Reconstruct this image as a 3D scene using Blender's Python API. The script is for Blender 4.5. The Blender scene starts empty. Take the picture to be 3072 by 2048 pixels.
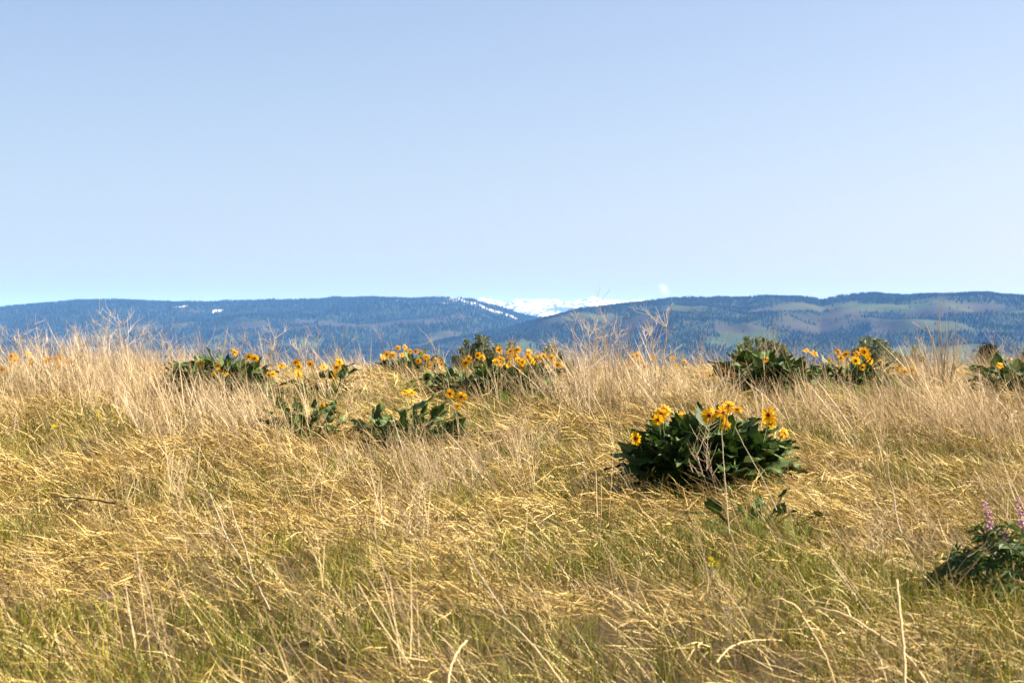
import bpy, math, random
import numpy as np
from mathutils import Vector, Matrix, Euler

random.seed(7)
RNG = np.random.default_rng(11)
SC = bpy.context.scene
COL = SC.collection
R = math.radians

# ------------------------------------------------------------------ camera
ZC = 1.5                      # eye height in world units (m)
FPX = 5547.0                  # focal length in photograph pixels (3072 wide)
CX, CY = 1536.0, 1024.0
cam_d = bpy.data.cameras.new('camera')
cam = bpy.data.objects.new('camera', cam_d)
COL.objects.link(cam)
cam.location = (0, 0, ZC)
cam.rotation_euler = (R(90), 0, 0)
cam_d.sensor_width = 36.0
cam_d.lens = 36.0 * FPX / 3072.0
cam_d.clip_start = 0.05
cam_d.clip_end = 200000
cam_d.dof.use_dof = True
cam_d.dof.focus_distance = 17.0
cam_d.dof.aperture_fstop = 6.5
SC.camera = cam

# ------------------------------------------------------------------ sky, sun, exposure
SUN_AZ, SUN_EL = R(83), R(37)          # azimuth from the view direction towards the right
world = bpy.data.worlds.new('World')
SC.world = world
world.use_nodes = True
wn = world.node_tree
wn.nodes.clear()
w_out = wn.nodes.new('ShaderNodeOutputWorld')
w_bg = wn.nodes.new('ShaderNodeBackground')
w_sky = wn.nodes.new('ShaderNodeTexSky')
w_sky.sky_type = 'NISHITA'
w_sky.sun_disc = False
w_sky.sun_elevation = SUN_EL
w_sky.sun_rotation = SUN_AZ
w_sky.altitude = 1200
w_sky.air_density = 1.0
w_sky.dust_density = 5.5
w_sky.ozone_density = 1.7
w_bg.inputs['Strength'].default_value = 0.053
w_wb = wn.nodes.new('ShaderNodeMixRGB')          # white balance of the camera
w_wb.blend_type = 'MULTIPLY'; w_wb.inputs[0].default_value = 1.0
w_wb.inputs[2].default_value = (1.02, 0.90, 0.885, 1)
wn.links.new(w_sky.outputs['Color'], w_wb.inputs[1])
wn.links.new(w_wb.outputs[0], w_bg.inputs['Color'])
wn.links.new(w_bg.outputs['Background'], w_out.inputs['Surface'])

sun_d = bpy.data.lights.new('sun', 'SUN')
sun_d.energy = 5.0
sun_d.angle = R(0.53)
sun_d.color = (1.0, 0.915, 0.77)
sun = bpy.data.objects.new('sun', sun_d)
COL.objects.link(sun)
S = Vector((math.sin(SUN_AZ) * math.cos(SUN_EL), math.cos(SUN_AZ) * math.cos(SUN_EL), math.sin(SUN_EL)))
sun.rotation_euler = S.to_track_quat('Z', 'Y').to_euler()
sun.location = (30, 10, 30)

SC.view_settings.view_transform = 'Standard'
SC.view_settings.look = 'None'
SC.view_settings.gamma = 1.0
SC.view_settings.use_curve_mapping = False
SC.view_settings.exposure = 1.86
SC.cycles.use_denoising = True
SC.cycles.volume_bounces = 1
SC.cycles.max_bounces = 8
SC.cycles.diffuse_bounces = 2
SC.cycles.transmission_bounces = 4
SC.cycles.transparent_max_bounces = 8
SC.cycles.use_adaptive_sampling = False

# ------------------------------------------------------------------ helpers
def hash2(ix, iy, seed):
    h = (ix.astype(np.int64) * 374761393 + iy.astype(np.int64) * 668265263 + seed * 982451653) & 0xFFFFFFFF
    h = ((h ^ (h >> 13)) * 1274126177) & 0xFFFFFFFF
    h = (h ^ (h >> 16)) & 0xFFFF
    return h / 65535.0

def vnoise(x, y, seed=0):
    x = np.asarray(x, float); y = np.asarray(y, float)
    ix = np.floor(x); iy = np.floor(y)
    fx = x - ix; fy = y - iy
    fx = fx * fx * (3 - 2 * fx); fy = fy * fy * (3 - 2 * fy)
    a = hash2(ix, iy, seed); b = hash2(ix + 1, iy, seed)
    c = hash2(ix, iy + 1, seed); d = hash2(ix + 1, iy + 1, seed)
    return (a * (1 - fx) + b * fx) * (1 - fy) + (c * (1 - fx) + d * fx) * fy

def fbm(x, y, seed=0, octv=4, gain=0.5):
    t = 0.0; a = 1.0; n = 0.0
    for k in range(octv):
        t = t + a * vnoise(np.asarray(x) * 2 ** k, np.asarray(y) * 2 ** k, seed + 17 * k)
        n += a; a *= gain
    return t / n

def sstep(a, b, x):
    t = np.clip((np.asarray(x, float) - a) / (b - a), 0, 1)
    return t * t * (3 - 2 * t)

# ground drop below the eye as a function of the distance ahead
GT = np.array([(-80, 1.9), (-20, 1.5), (0, 1.38), (6.6, 1.22), (9, 1.15), (12.2, 1.04), (14.5, .87), (16.8, .71), (19, .565),
               (21, .49), (23, .51), (25, .60), (28, .88), (34, 1.8), (45, 4.0), (70, 9), (120, 17), (250, 31), (600, 62),
               (1500, 112), (3000, 146), (5000, 150), (90000, 150)], float)
_m = np.gradient(GT[:, 1], GT[:, 0])
_m[-3:] = 0
def drop(Y):
    Y = np.clip(np.asarray(Y, float), GT[0, 0], GT[-1, 0])
    i = np.clip(np.searchsorted(GT[:, 0], Y, side='right') - 1, 0, len(GT) - 2)
    h = GT[i + 1, 0] - GT[i, 0]; t = (Y - GT[i, 0]) / h
    return ((2*t**3 - 3*t**2 + 1) * GT[i, 1] + (t**3 - 2*t**2 + t) * h * _m[i]
            + (-2*t**3 + 3*t**2) * GT[i + 1, 1] + (t**3 - t**2) * h * _m[i + 1])

def ground(X, Y):
    X = np.asarray(X, float); Y = np.asarray(Y, float)
    z = ZC - drop(Y)
    near = 1 - sstep(30, 60, np.hypot(X, Y))
    z = z + near * (0.10 * (fbm(X * .35 + 3, Y * .35, 5, 3) - .5) + 0.13 * (fbm(X * 1.9, Y * 1.9, 9, 3) - .5))
    z = z - 120 * sstep(60, 3000, np.abs(X)) * (1 - sstep(500, 3000, Y))
    z = z + 6 * (fbm(X / 900, Y / 900, 21, 3) - .5) * sstep(400, 3000, np.hypot(X, Y))
    return z

def gz(x, y):
    return float(ground(np.array([x]), np.array([y]))[0])

_YS = np.arange(3.0, 27.0, 0.02)
def hit(px, py):
    """First point of the knoll that the eye meets in the direction of a photograph pixel."""
    xs = (px - CX) / FPX * _YS
    g = CY + (ZC - ground(xs, _YS)) / _YS * FPX
    k = np.argmax(g <= py) if (g <= py).any() else int(np.argmin(g))
    return Vector((float(xs[k]), float(_YS[k]), float(ground(xs[k:k+1], _YS[k:k+1])[0])))

def at(px, py, Y):
    return Vector(((px - CX) / FPX * Y, Y, ZC - (py - CY) / FPX * Y))

def mesh(name, V, F, mat=None, attrs=None, smooth=False):
    me = bpy.data.meshes.new(name)
    me.from_pydata([tuple(v) for v in V], [], [tuple(f) for f in F])
    if attrs:
        for k, a in attrs.items():
            at_ = me.attributes.new(k, 'FLOAT', 'POINT')
            at_.data.foreach_set('value', np.asarray(a, np.float32))
    if mat: me.materials.append(mat)
    if smooth: me.polygons.foreach_set('use_smooth', [True] * len(me.polygons))
    me.update()
    return me

def link(name, data, parent=None, loc=None, M=None):
    o = bpy.data.objects.new(name, data)
    COL.objects.link(o)
    if parent: o.parent = parent
    if M is not None: o.matrix_local = M
    elif loc is not None: o.location = loc
    return o

def tag(o, label, cat, group=None):
    o['label'] = label; o['category'] = cat
    if group: o['group'] = group
    return o

def thing(name, label, cat, loc, group=None):
    o = link(name, None, loc=loc)
    o.empty_display_size = 0.1
    return tag(o, label, cat, group)

class MB:
    """A small mesh collector: tubes, ribbons and leaf faces."""
    def __init__(s): s.V = []; s.F = []; s.A = []
    def tube(s, pts, radii, sides=4, shade=0.5, cap=True):
        n0 = len(s.V); k = len(pts)
        for i, p in enumerate(pts):
            p = Vector(p)
            d = (Vector(pts[min(i + 1, k - 1)]) - Vector(pts[max(i - 1, 0)]))
            if d.length < 1e-9: d = Vector((0, 0, 1))
            d.normalize()
            u = d.cross(Vector((0.31, 0.92, 0.2))).normalized(); v = d.cross(u)
            for j in range(sides):
                a = 2 * math.pi * j / sides
                s.V.append(p + (u * math.cos(a) + v * math.sin(a)) * radii[i]); s.A.append(shade)
        for i in range(k - 1):
            for j in range(sides):
                a = n0 + i * sides + j; b = n0 + i * sides + (j + 1) % sides
                s.F.append((a, b, b + sides, a + sides))
        if cap: s.F.append(tuple(n0 + (k - 1) * sides + j for j in range(sides)))
    def ribbon(s, pts, widths, side, shade=0.5):
        n0 = len(s.V); k = len(pts)
        side = Vector(side)
        for i in range(k - 1):
            p = Vector(pts[i]); w = side * (widths[i] * .5)
            s.V += [p - w, p + w]; s.A += [shade, shade]
        s.V.append(Vector(pts[-1])); s.A.append(shade)
        for i in range(k - 2):
            a = n0 + 2 * i
            s.F.append((a, a + 1, a + 3, a + 2))
        a = n0 + 2 * (k - 2)
        s.F.append((a, a + 1, a + 2))
    def poly(s, pts, shade=0.5):
        n0 = len(s.V); s.V += [Vector(p) for p in pts]; s.A += [shade] * len(pts)
        s.F.append(tuple(range(n0, n0 + len(pts))))
    def build(s, name, mat, smooth=False):
        return mesh(name, s.V, s.F, mat, {'shade': s.A}, smooth)

# ------------------------------------------------------------------ materials
def nt(name):
    m = bpy.data.materials.new(name); m.use_nodes = True
    t = m.node_tree; t.nodes.clear()
    return m, t, t.nodes.new('ShaderNodeOutputMaterial')

def ramp(t, stops):
    r = t.nodes.new('ShaderNodeValToRGB')
    e = r.color_ramp.elements
    while len(e) < len(stops): e.new(0.5)
    for i, (p, c) in enumerate(stops):
        e[i].position = p; e[i].color = (*c, 1)
    return r

def attr(t, name, kind='GEOMETRY'):
    a = t.nodes.new('ShaderNodeAttribute'); a.attribute_name = name; a.attribute_type = kind
    return a.outputs['Fac']

def math_n(t, op, a, b=None, c=None):
    m = t.nodes.new('ShaderNodeMath'); m.operation = op
    for i, v in enumerate((a, b, c)):
        if v is None: continue
        if isinstance(v, (int, float)): m.inputs[i].default_value = v
        else: t.links.new(v, m.inputs[i])
    return m.outputs[0]

def leafy(t, out, col, trans=0.3, rough=0.6, spec=0.25, tcol=None, bump=None):
    """Diffuse + translucent leaf-like surface."""
    p = t.nodes.new('ShaderNodeBsdfPrincipled')
    p.inputs['Roughness'].default_value = rough
    p.inputs['Specular IOR Level'].default_value = spec
    tr = t.nodes.new('ShaderNodeBsdfTranslucent')
    mx = t.nodes.new('ShaderNodeMixShader'); mx.inputs[0].default_value = trans
    t.links.new(col, p.inputs['Base Color']); t.links.new(tcol or col, tr.inputs['Color'])
    if bump: t.links.new(bump, p.inputs['Normal'])
    t.links.new(p.outputs[0], mx.inputs[1]); t.links.new(tr.outputs[0], mx.inputs[2])
    t.links.new(mx.outputs[0], out.inputs['Surface'])

def grass_mat(name, stops, trans=0.3, wt=0.5):
    m, t, out = nt(name)
    f = attr(t, 'shade')
    if wt: f = math_n(t, 'ADD', math_n(t, 'MULTIPLY', f, 1 - wt), math_n(t, 'MULTIPLY', attr(t, 'tint', 'INSTANCER'), wt))
    r = ramp(t, stops); t.links.new(f, r.inputs[0])
    leafy(t, out, r.outputs[0], trans, 0.55, 0.2)
    return m

def shade_mat(name, stops, trans=0.0, rough=0.7, spec=0.2, objrand=0.0):
    m, t, out = nt(name)
    f = attr(t, 'shade')
    if objrand:
        oi = t.nodes.new('ShaderNodeObjectInfo')
        f = math_n(t, 'ADD', math_n(t, 'MULTIPLY', f, 1 - objrand), math_n(t, 'MULTIPLY', oi.outputs['Random'], objrand))
    r = ramp(t, stops); t.links.new(f, r.inputs[0])
    leafy(t, out, r.outputs[0], trans, rough, spec)
    return m

M_STRAW = grass_mat('straw', [(0.0, (.04, .02, .005)), (0.3, (.19, .115, .028)), (0.62, (.52, .37, .115)), (1.0, (.88, .73, .38))], .10, 0)
M_DRYB = grass_mat('dry_blade', [(0.0, (.06, .035, .015)), (0.35, (.26, .175, .08)), (0.7, (.48, .35, .19)), (1.0, (.74, .60, .40))], .2, 0)
M_DRY = grass_mat('dry_standing', [(0.0, (.17, .105, .055)), (0.35, (.40, .29, .15)), (0.7, (.56, .43, .26)), (1.0, (.70, .58, .40))], .25)
M_GREEN = grass_mat('green_blade', [(0.0, (.02, .03, .002)), (0.5, (.125, .14, .009)), (1.0, (.40, .36, .03))], .18, 0)
M_SEED = grass_mat('seed_spike', [(0.0, (.12, .09, .022)), (0.5, (.26, .20, .055)), (1.0, (.42, .30, .11))], .2)
M_STALK = shade_mat('dead_stalk', [(0.0, (.18, .12, .075)), (0.5, (.40, .31, .20)), (1.0, (.62, .52, .38))], 0.0, .7)
M_STALK_GOLD = shade_mat('golden_stalk', [(0.0, (.36, .22, .09)), (0.5, (.58, .42, .20)), (1.0, (.78, .62, .38))], 0.0, .65)
M_TWIG = shade_mat('dark_twig', [(0.0, (.025, .018, .016)), (1.0, (.07, .05, .04))], 0.0, .8)

def leaf_mat():
    m, t, out = nt('balsamroot_leaf')
    oi = t.nodes.new('ShaderNodeObjectInfo')
    f = math_n(t, 'ADD', math_n(t, 'MULTIPLY', attr(t, 'shade'), .35), math_n(t, 'MULTIPLY', oi.outputs['Random'], .65))
    r = ramp(t, [(0.0, (.014, .032, .005)), (0.55, (.04, .076, .012)), (1.0, (.15, .19, .065))])
    t.links.new(f, r.inputs[0])
    tc = t.nodes.new('ShaderNodeTexCoord')
    nz = t.nodes.new('ShaderNodeTexNoise'); nz.inputs['Scale'].default_value = 55
    t.links.new(tc.outputs['Object'], nz.inputs['Vector'])
    b = t.nodes.new('ShaderNodeBump'); b.inputs['Strength'].default_value = .35; b.inputs['Distance'].default_value = .004
    t.links.new(nz.outputs[0], b.inputs['Height'])
    leafy(t, out, r.outputs[0], .16, .6, .2, bump=b.outputs[0])
    return m
M_LEAF = leaf_mat()
M_STEM = shade_mat('flower_stem', [(0, (.10, .14, .05)), (1, (.22, .24, .10))], 0, .6)
M_PETAL = shade_mat('petal', [(0, (.72, .30, .004)), (.5, (.86, .42, .006)), (1, (.92, .52, .01))], .45, .6, .15, .4)
M_DISC = shade_mat('flower_disc', [(0, (.045, .014, .004)), (.6, (.13, .045, .008)), (1, (.45, .20, .01))], 0, .8)
M_BRACT = shade_mat('bract', [(0, (.07, .10, .04)), (1, (.16, .2, .09))], .1, .7)
M_SAGE = shade_mat('sage_leaf', [(0, (.055, .075, .032)), (.5, (.14, .17, .085)), (1, (.27, .31, .19))], .2, .7)
M_SAGE_TWIG = shade_mat('sage_twig', [(0, (.12, .10, .08)), (1, (.28, .24, .2))], 0, .8)
M_JUN = shade_mat('juniper_needles', [(0, (.006, .012, .005)), (1, (.022, .036, .012))], .05, .7)
M_BARK = shade_mat('bark', [(0, (.05, .035, .025)), (1, (.12, .09, .06))], 0, .9)
M_LUP_LEAF = shade_mat('lupine_leaf', [(0, (.022, .045, .008)), (.6, (.06, .105, .018)), (1, (.16, .21, .045))], .25, .5, .3, .5)
M_LUP = shade_mat('lupine_petal', [(0, (.26, .07, .20)), (.5, (.60, .27, .42)), (1, (.78, .54, .64))], .3, .6, .2)
M_YEL = shade_mat('small_yellow_petal', [(0, (.55, .42, .01)), (1, (.85, .72, .03))], .4, .6)
M_VIOLET = shade_mat('violet_petal', [(0, (.22, .12, .5)), (1, (.5, .32, .85))], .3, .6)
M_DARKBUD = shade_mat('dark_bud', [(0, (.02, .012, .03)), (1, (.05, .03, .07))], 0, .7)
M_FERN = grass_mat('feathery_green', [(0, (.05, .09, .012)), (.5, (.12, .18, .025)), (1, (.22, .27, .05))], .4)

def ground_mat():
    m, t, out = nt('soil')
    geo = t.nodes.new('ShaderNodeNewGeometry')
    n1 = t.nodes.new('ShaderNodeTexNoise'); n1.inputs['Scale'].default_value = 1.3; n1.inputs['Detail'].default_value = 8
    n2 = t.nodes.new('ShaderNodeTexNoise'); n2.inputs['Scale'].default_value = 22; n2.inputs['Detail'].default_value = 6
    n3 = t.nodes.new('ShaderNodeTexNoise'); n3.inputs['Scale'].default_value = .0022; n3.inputs['Detail'].default_value = 6
    for n in (n1, n2, n3): t.links.new(geo.outputs['Position'], n.inputs['Vector'])
    r1 = ramp(t, [(.3, (.03, .02, .010)), (.55, (.06, .042, .02)), (.75, (.085, .065, .028))])
    t.links.new(math_n(t, 'ADD', math_n(t, 'MULTIPLY', n1.outputs[0], .6), math_n(t, 'MULTIPLY', n2.outputs[0], .4)), r1.inputs[0])
    r2 = ramp(t, [(.35, (.05, .075, .03)), (.55, (.12, .14, .055)), (.7, (.17, .15, .08))])
    t.links.new(n3.outputs[0], r2.inputs[0])
    far = attr(t, 'far')
    mx = t.nodes.new('ShaderNodeMixRGB'); t.links.new(far, mx.inputs[0])
    t.links.new(r1.outputs[0], mx.inputs[1]); t.links.new(r2.outputs[0], mx.inputs[2])
    b = t.nodes.new('ShaderNodeBump'); b.inputs['Strength'].default_value = .6; b.inputs['Distance'].default_value = .02
    t.links.new(n2.outputs[0], b.inputs['Height'])
    p = t.nodes.new('ShaderNodeBsdfPrincipled'); p.inputs['Roughness'].default_value = .95
    p.inputs['Specular IOR Level'].default_value = .1
    t.links.new(mx.outputs[0], p.inputs['Base Color']); t.links.new(b.outputs[0], p.inputs['Normal'])
    t.links.new(p.outputs[0], out.inputs['Surface'])
    return m

def hill_mat():
    m, t, out = nt('hillside')
    geo = t.nodes.new('ShaderNodeNewGeometry')
    n1 = t.nodes.new('ShaderNodeTexNoise'); n1.inputs['Scale'].default_value = .004; n1.inputs['Detail'].default_value = 7
    t.links.new(geo.outputs['Position'], n1.inputs['Vector'])
    mead = ramp(t, [(.3, (.034, .050, .018)), (.5, (.055, .075, .025)), (.7, (.072, .078, .032))]); t.links.new(n1.outputs[0], mead.inputs[0])
    scrub = ramp(t, [(.3, (.032, .030, .020)), (.7, (.060, .050, .037))]); t.links.new(n1.outputs[0], scrub.inputs[0])
    fl = ramp(t, [(.3, (.022, .034, .018)), (.7, (.05, .06, .03))]); t.links.new(n1.outputs[0], fl.inputs[0])
    a = t.nodes.new('ShaderNodeMixRGB'); t.links.new(attr(t, 'scrub'), a.inputs[0])
    t.links.new(mead.outputs[0], a.inputs[1]); t.links.new(scrub.outputs[0], a.inputs[2])
    b = t.nodes.new('ShaderNodeMixRGB'); t.links.new(attr(t, 'forest'), b.inputs[0])
    t.links.new(a.outputs[0], b.inputs[1]); t.links.new(fl.outputs[0], b.inputs[2])
    c = t.nodes.new('ShaderNodeMixRGB'); t.links.new(attr(t, 'snow'), c.inputs[0])
    t.links.new(b.outputs[0], c.inputs[1]); c.inputs[2].default_value = (.62, .62, .64, 1)
    p = t.nodes.new('ShaderNodeBsdfPrincipled'); p.inputs['Roughness'].default_value = .95; p.inputs['Specular IOR Level'].default_value = 0
    t.links.new(c.outputs[0], p.inputs['Base Color']); t.links.new(p.outputs[0], out.inputs['Surface'])
    return m

def snow_mat():
    m, t, out = nt('snow_and_rock')
    geo = t.nodes.new('ShaderNodeNewGeometry')
    n1 = t.nodes.new('ShaderNodeTexNoise'); n1.inputs['Scale'].default_value = .009; n1.inputs['Detail'].default_value = 8; n1.inputs['Roughness'].default_value = .65
    t.links.new(geo.outputs['Position'], n1.inputs['Vector'])
    f = math_n(t, 'ADD', n1.outputs[0], math_n(t, 'MULTIPLY', attr(t, 'forest'), .30))
    r = ramp(t, [(.44, (.86, .86, .86)), (.515, (.03, .035, .045))]); t.links.new(f, r.inputs[0])
    p = t.nodes.new('ShaderNodeBsdfPrincipled'); p.inputs['Roughness'].default_value = .9; p.inputs['Specular IOR Level'].default_value = 0
    t.links.new(r.outputs[0], p.inputs['Base Color']); t.links.new(p.outputs[0], out.inputs['Surface'])
    return m

# ------------------------------------------------------------------ the ground sheet
def axis(lo, hi, step, grow, out):
    a = list(np.arange(lo, hi + 1e-6, step))
    d = step; x = a[-1]
    up = []
    while x < out:
        d *= grow; x += d; up.append(x)
    d = step; x = a[0]; dn = []
    while x > -out:
        d *= grow; x -= d; dn.append(x)
    return np.array(dn[::-1] + a + up)
gx = np.unique(np.clip(axis(-9, 9, .14, 1.22, 49000), -49000, 49000)); gy = np.unique(np.clip(axis(2, 30, .14, 1.16, 49000), -49000, 49000))
XX, YY = np.meshgrid(gx, gy)
ZZ = ground(XX, YY)
nx, ny = len(gx), len(gy)
V = np.stack([XX, YY, ZZ], -1).reshape(-1, 3)
ii = np.arange(nx * ny).reshape(ny, nx)
F = np.stack([ii[:-1, :-1], ii[:-1, 1:], ii[1:, 1:], ii[1:, :-1]], -1).reshape(-1, 4)
far = sstep(40, 150, np.hypot(XX, YY)).ravel()
g_ob = link('ground', mesh('ground', V.tolist(), F.tolist(), ground_mat(), {'far': far}, True))
g_ob['kind'] = 'structure'

# ------------------------------------------------------------------ hills and mountains
def prof(pts, x):
    p = np.array(pts, float)
    return np.interp(x, p[:, 0] * 1.306, p[:, 1] * 1.306)

SKY_L = [(-2500, 760), (-1500, 735), (-700, 722), (-300, 715), (0, 709), (50, 704), (100, 700), (150, 695), (180, 692), (270, 691), (330, 694), (420, 696), (470, 698),
         (560, 694), (620, 693), (700, 691), (780, 688), (850, 686), (930, 689), (1000, 687), (1060, 686), (1090, 690), (1110, 698),
         (1150, 708), (1180, 719), (1210, 727), (1250, 734), (1300, 739), (1360, 744), (1450, 752), (1700, 760), (3000, 770), (5000, 770)]
SKY_R = [(-2500, 815), (-800, 812), (200, 806), (450, 800), (700, 800), (860, 795), (960, 788), (1050, 778), (1130, 764), (1180, 752), (1230, 739), (1290, 722), (1340, 712), (1400, 705), (1450, 700), (1500, 695), (1520, 691),
         (1540, 687), (1600, 688), (1640, 684), (1700, 686), (1780, 683), (1830, 684), (1860, 686), (1885, 691), (1910, 686), (1930, 682),
         (2000, 677), (2100, 680), (2150, 679), (2200, 677), (2270, 674), (2300, 679), (2352, 681), (2700, 690), (3500, 720), (5000, 760)]
SKY_S = [(-2500, 775), (0, 740), (700, 715), (890, 702), (920, 691), (935, 686), (950, 685), (965, 690), (1000, 700), (1080, 692), (1095, 686), (1105, 683), (1117, 684),
         (1130, 689), (1145, 691), (1160, 692), (1180, 689), (1195, 687), (1215, 689), (1230, 688), (1280, 687), (1300, 690), (1320, 691),
         (1340, 686), (1352, 682), (1365, 681), (1378, 684), (1390, 688), (1420, 690), (1450, 689), (1480, 688), (1500, 690), (1560, 696), (1800, 705), (2400, 730), (5000, 770)]
H_MAT = hill_mat()

def hill(name, sky, foot, crest, nth, nr, seed, amp, p0=-3600, p1=6600, snowy=False):
    px = np.concatenate([np.linspace(p0, -60, nth // 6, endpoint=False), np.linspace(-60, 3132, nth), np.linspace(3132, p1, nth // 6 + 1)[1:]])
    u = np.concatenate([np.linspace(0, 1, nr), 1 + np.linspace(0, .8, nr // 4 + 1)[1:]])
    P, U = np.meshgrid(px, u)
    d0 = foot + (crest - foot) * U
    d0 = d0 * (1 + .05 * (fbm(P / 500, U * 2, seed + 3, 3) - .5))
    cr = d0[nr - 1][None, :]
    X = (P - CX) / FPX * d0; Y = d0
    sk = prof(sky, px)[None, :]
    zc = -(sk - CY) / FPX * cr                      # crest height above the eye
    base = -152.0
    sh = np.where(U <= 1, .30 * U + .70 * sstep(0, 1.02, U) ** 1.15, 1 - 1.6 * (U - 1) ** 1.3)
    z = base + (zc - base) * sh
    env = np.clip(np.sin(np.pi * np.clip(U, 0, 1)), 0, 1) ** .7 * (U <= 1)
    L = (crest - foot) * .42
    rid = 1 - np.abs(2 * fbm(X / (L * .45) + 7, Y / (L * 1.1), seed, 4) - 1)
    rid = rid ** 2
    gul = fbm(X / (L * .12), Y / (L * .3), seed + 31, 4)
    z = z + env * amp * ((rid - .62) * 1.5 + (gul - .5) * .55)
    z = z + (U > .9) * (U <= 1.05) * amp * (.30 if snowy else .16) * (fbm(P / (22 if snowy else 40), U, seed + 8, 4) - .5)
    # keep every lower slope below the line of sight to the crest
    lim = (zc / cr) * d0 - 2.0
    z = np.where((U < 1), np.minimum(z, np.maximum(lim, base)), z)
    n1 = fbm(X / (L * .15), Y / (L * .19), seed + 50, 5, .62)
    n2 = fbm(X / (L * .45), Y / (L * .40), seed + 60, 4)
    if snowy:
        forest = sstep(.62, .25, U) * .6 + .25 * sstep(.5, .7, n1)
        scrub = forest * 0; snow = forest * 0
        mat = snow_mat()
    else:
        bias = np.interp(U, [0, .2, .45, .68, .85, 1.0, 2], [-.06, -.02, .03, .065, .11, .30, .3])
        hol = (.5 - gul) * .22
        forest = sstep(.445, .555, n1 * .62 + n2 * .38 + bias + hol)
        scrub = sstep(.40, .58, n2 * .6 + .4 * fbm(X / (L * .3), Y / (L * .3), seed + 77, 3) + np.interp(U, [0, .35, .6, 1], [-.14, -.02, .10, .12]))
        # a few late snow patches near the top of the farther range
        sn = fbm(X / 260, Y / 420, seed + 90, 4, .6)
        wx = np.exp(-((P - 1420) / 110.) ** 2) + 1.0 * np.exp(-((P - 1200) / 110.) ** 2) + .72 * np.exp(-((P - 860) / 100.) ** 2) + .55 * np.exp(-((P - 520) / 60.) ** 2) + .5 * np.exp(-((P - 640) / 60.) ** 2)
        snow = sstep(.615, .645, sn + .085 * wx - .25 * (1 - np.minimum(wx, 1))) * (U > .80) * (U < 1.02) if name == 'far_hill' else forest * 0
        mat = H_MAT
    nR, nC = P.shape
    ii = np.arange(nR * nC).reshape(nR, nC)
    F = np.stack([ii[:-1, :-1], ii[:-1, 1:], ii[1:, 1:], ii[1:, :-1]], -1).reshape(-1, 4)
    V = np.stack([X, Y, z + ZC], -1).reshape(-1, 3)
    o = link(name, mesh(name, V.tolist(), F.tolist(), mat, {'forest': forest.ravel(), 'scrub': scrub.ravel(), 'snow': snow.ravel()}, True))
    o['kind'] = 'structure'
    return dict(X=X, Y=Y, Z=z + ZC, P=P, U=U, forest=forest * (1 - snow))

HL = hill('far_hill', SKY_L, 7000, 14000, 420, 90, 3, 85)
HR = hill('near_hill', SKY_R, 5200, 9800, 420, 90, 41, 75)
HS = hill('snow_mountain', SKY_S, 27000, 38000, 420, 60, 77, 210, snowy=True)

# ------------------------------------------------------------------ scattering (only for uncountable stuff)
def scatter(name, label, cat, sources, P, rot, scl, idx, tint):
    """One 'stuff' object: points that carry copies of the given small meshes."""
    col = bpy.data.collections.new(name + '_source')
    for k, me in enumerate(sources):
        col.objects.link(bpy.data.objects.new('%s_tuft_%03d' % (name, k), me))
    me = bpy.data.meshes.new(name)
    n = len(P)
    me.vertices.add(n)
    me.vertices.foreach_set('co', np.asarray(P, np.float32).ravel())
    a = me.attributes.new('rot', 'FLOAT_VECTOR', 'POINT'); a.data.foreach_set('vector', np.asarray(rot, np.float32).ravel())
    a = me.attributes.new('scl', 'FLOAT_VECTOR', 'POINT'); a.data.foreach_set('vector', np.asarray(scl, np.float32).ravel())
    a = me.attributes.new('tint', 'FLOAT', 'POINT'); a.data.foreach_set('value', np.asarray(tint, np.float32))
    a = me.attributes.new('pick', 'INT', 'POINT'); a.data.foreach_set('value', np.asarray(idx, np.int32))
    o = link(name, me)
    g = bpy.data.node_groups.new(name + '_nodes', 'GeometryNodeTree')
    g.interface.new_socket('Geometry', in_out='INPUT', socket_type='NodeSocketGeometry')
    g.interface.new_socket('Geometry', in_out='OUTPUT', socket_type='NodeSocketGeometry')
    N = g.nodes; L = g.links
    gi = N.new('NodeGroupInput'); go = N.new('NodeGroupOutput')
    ci = N.new('GeometryNodeCollectionInfo'); ci.inputs['Collection'].default_value = col
    ci.inputs['Separate Children'].default_value = True; ci.inputs['Reset Children'].default_value = True
    ip = N.new('GeometryNodeInstanceOnPoints'); ip.inputs['Pick Instance'].default_value = True
    def na(nm, ty):
        q = N.new('GeometryNodeInputNamedAttribute'); q.data_type = ty; q.inputs['Name'].default_value = nm
        return q.outputs['Attribute']
    er = N.new('FunctionNodeEulerToRotation')
    L.new(na('rot', 'FLOAT_VECTOR'), er.inputs[0])
    L.new(gi.outputs[0], ip.inputs['Points']); L.new(ci.outputs[0], ip.inputs['Instance'])
    L.new(na('pick', 'INT'), ip.inputs['Instance Index'])
    L.new(er.outputs[0], ip.inputs['Rotation']); L.new(na('scl', 'FLOAT_VECTOR'), ip.inputs['Scale'])
    L.new(ip.outputs[0], go.inputs[0])
    md = o.modifiers.new('scatter', 'NODES'); md.node_group = g
    o['kind'] = 'stuff'; o['label'] = label; o['category'] = cat
    return o

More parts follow.
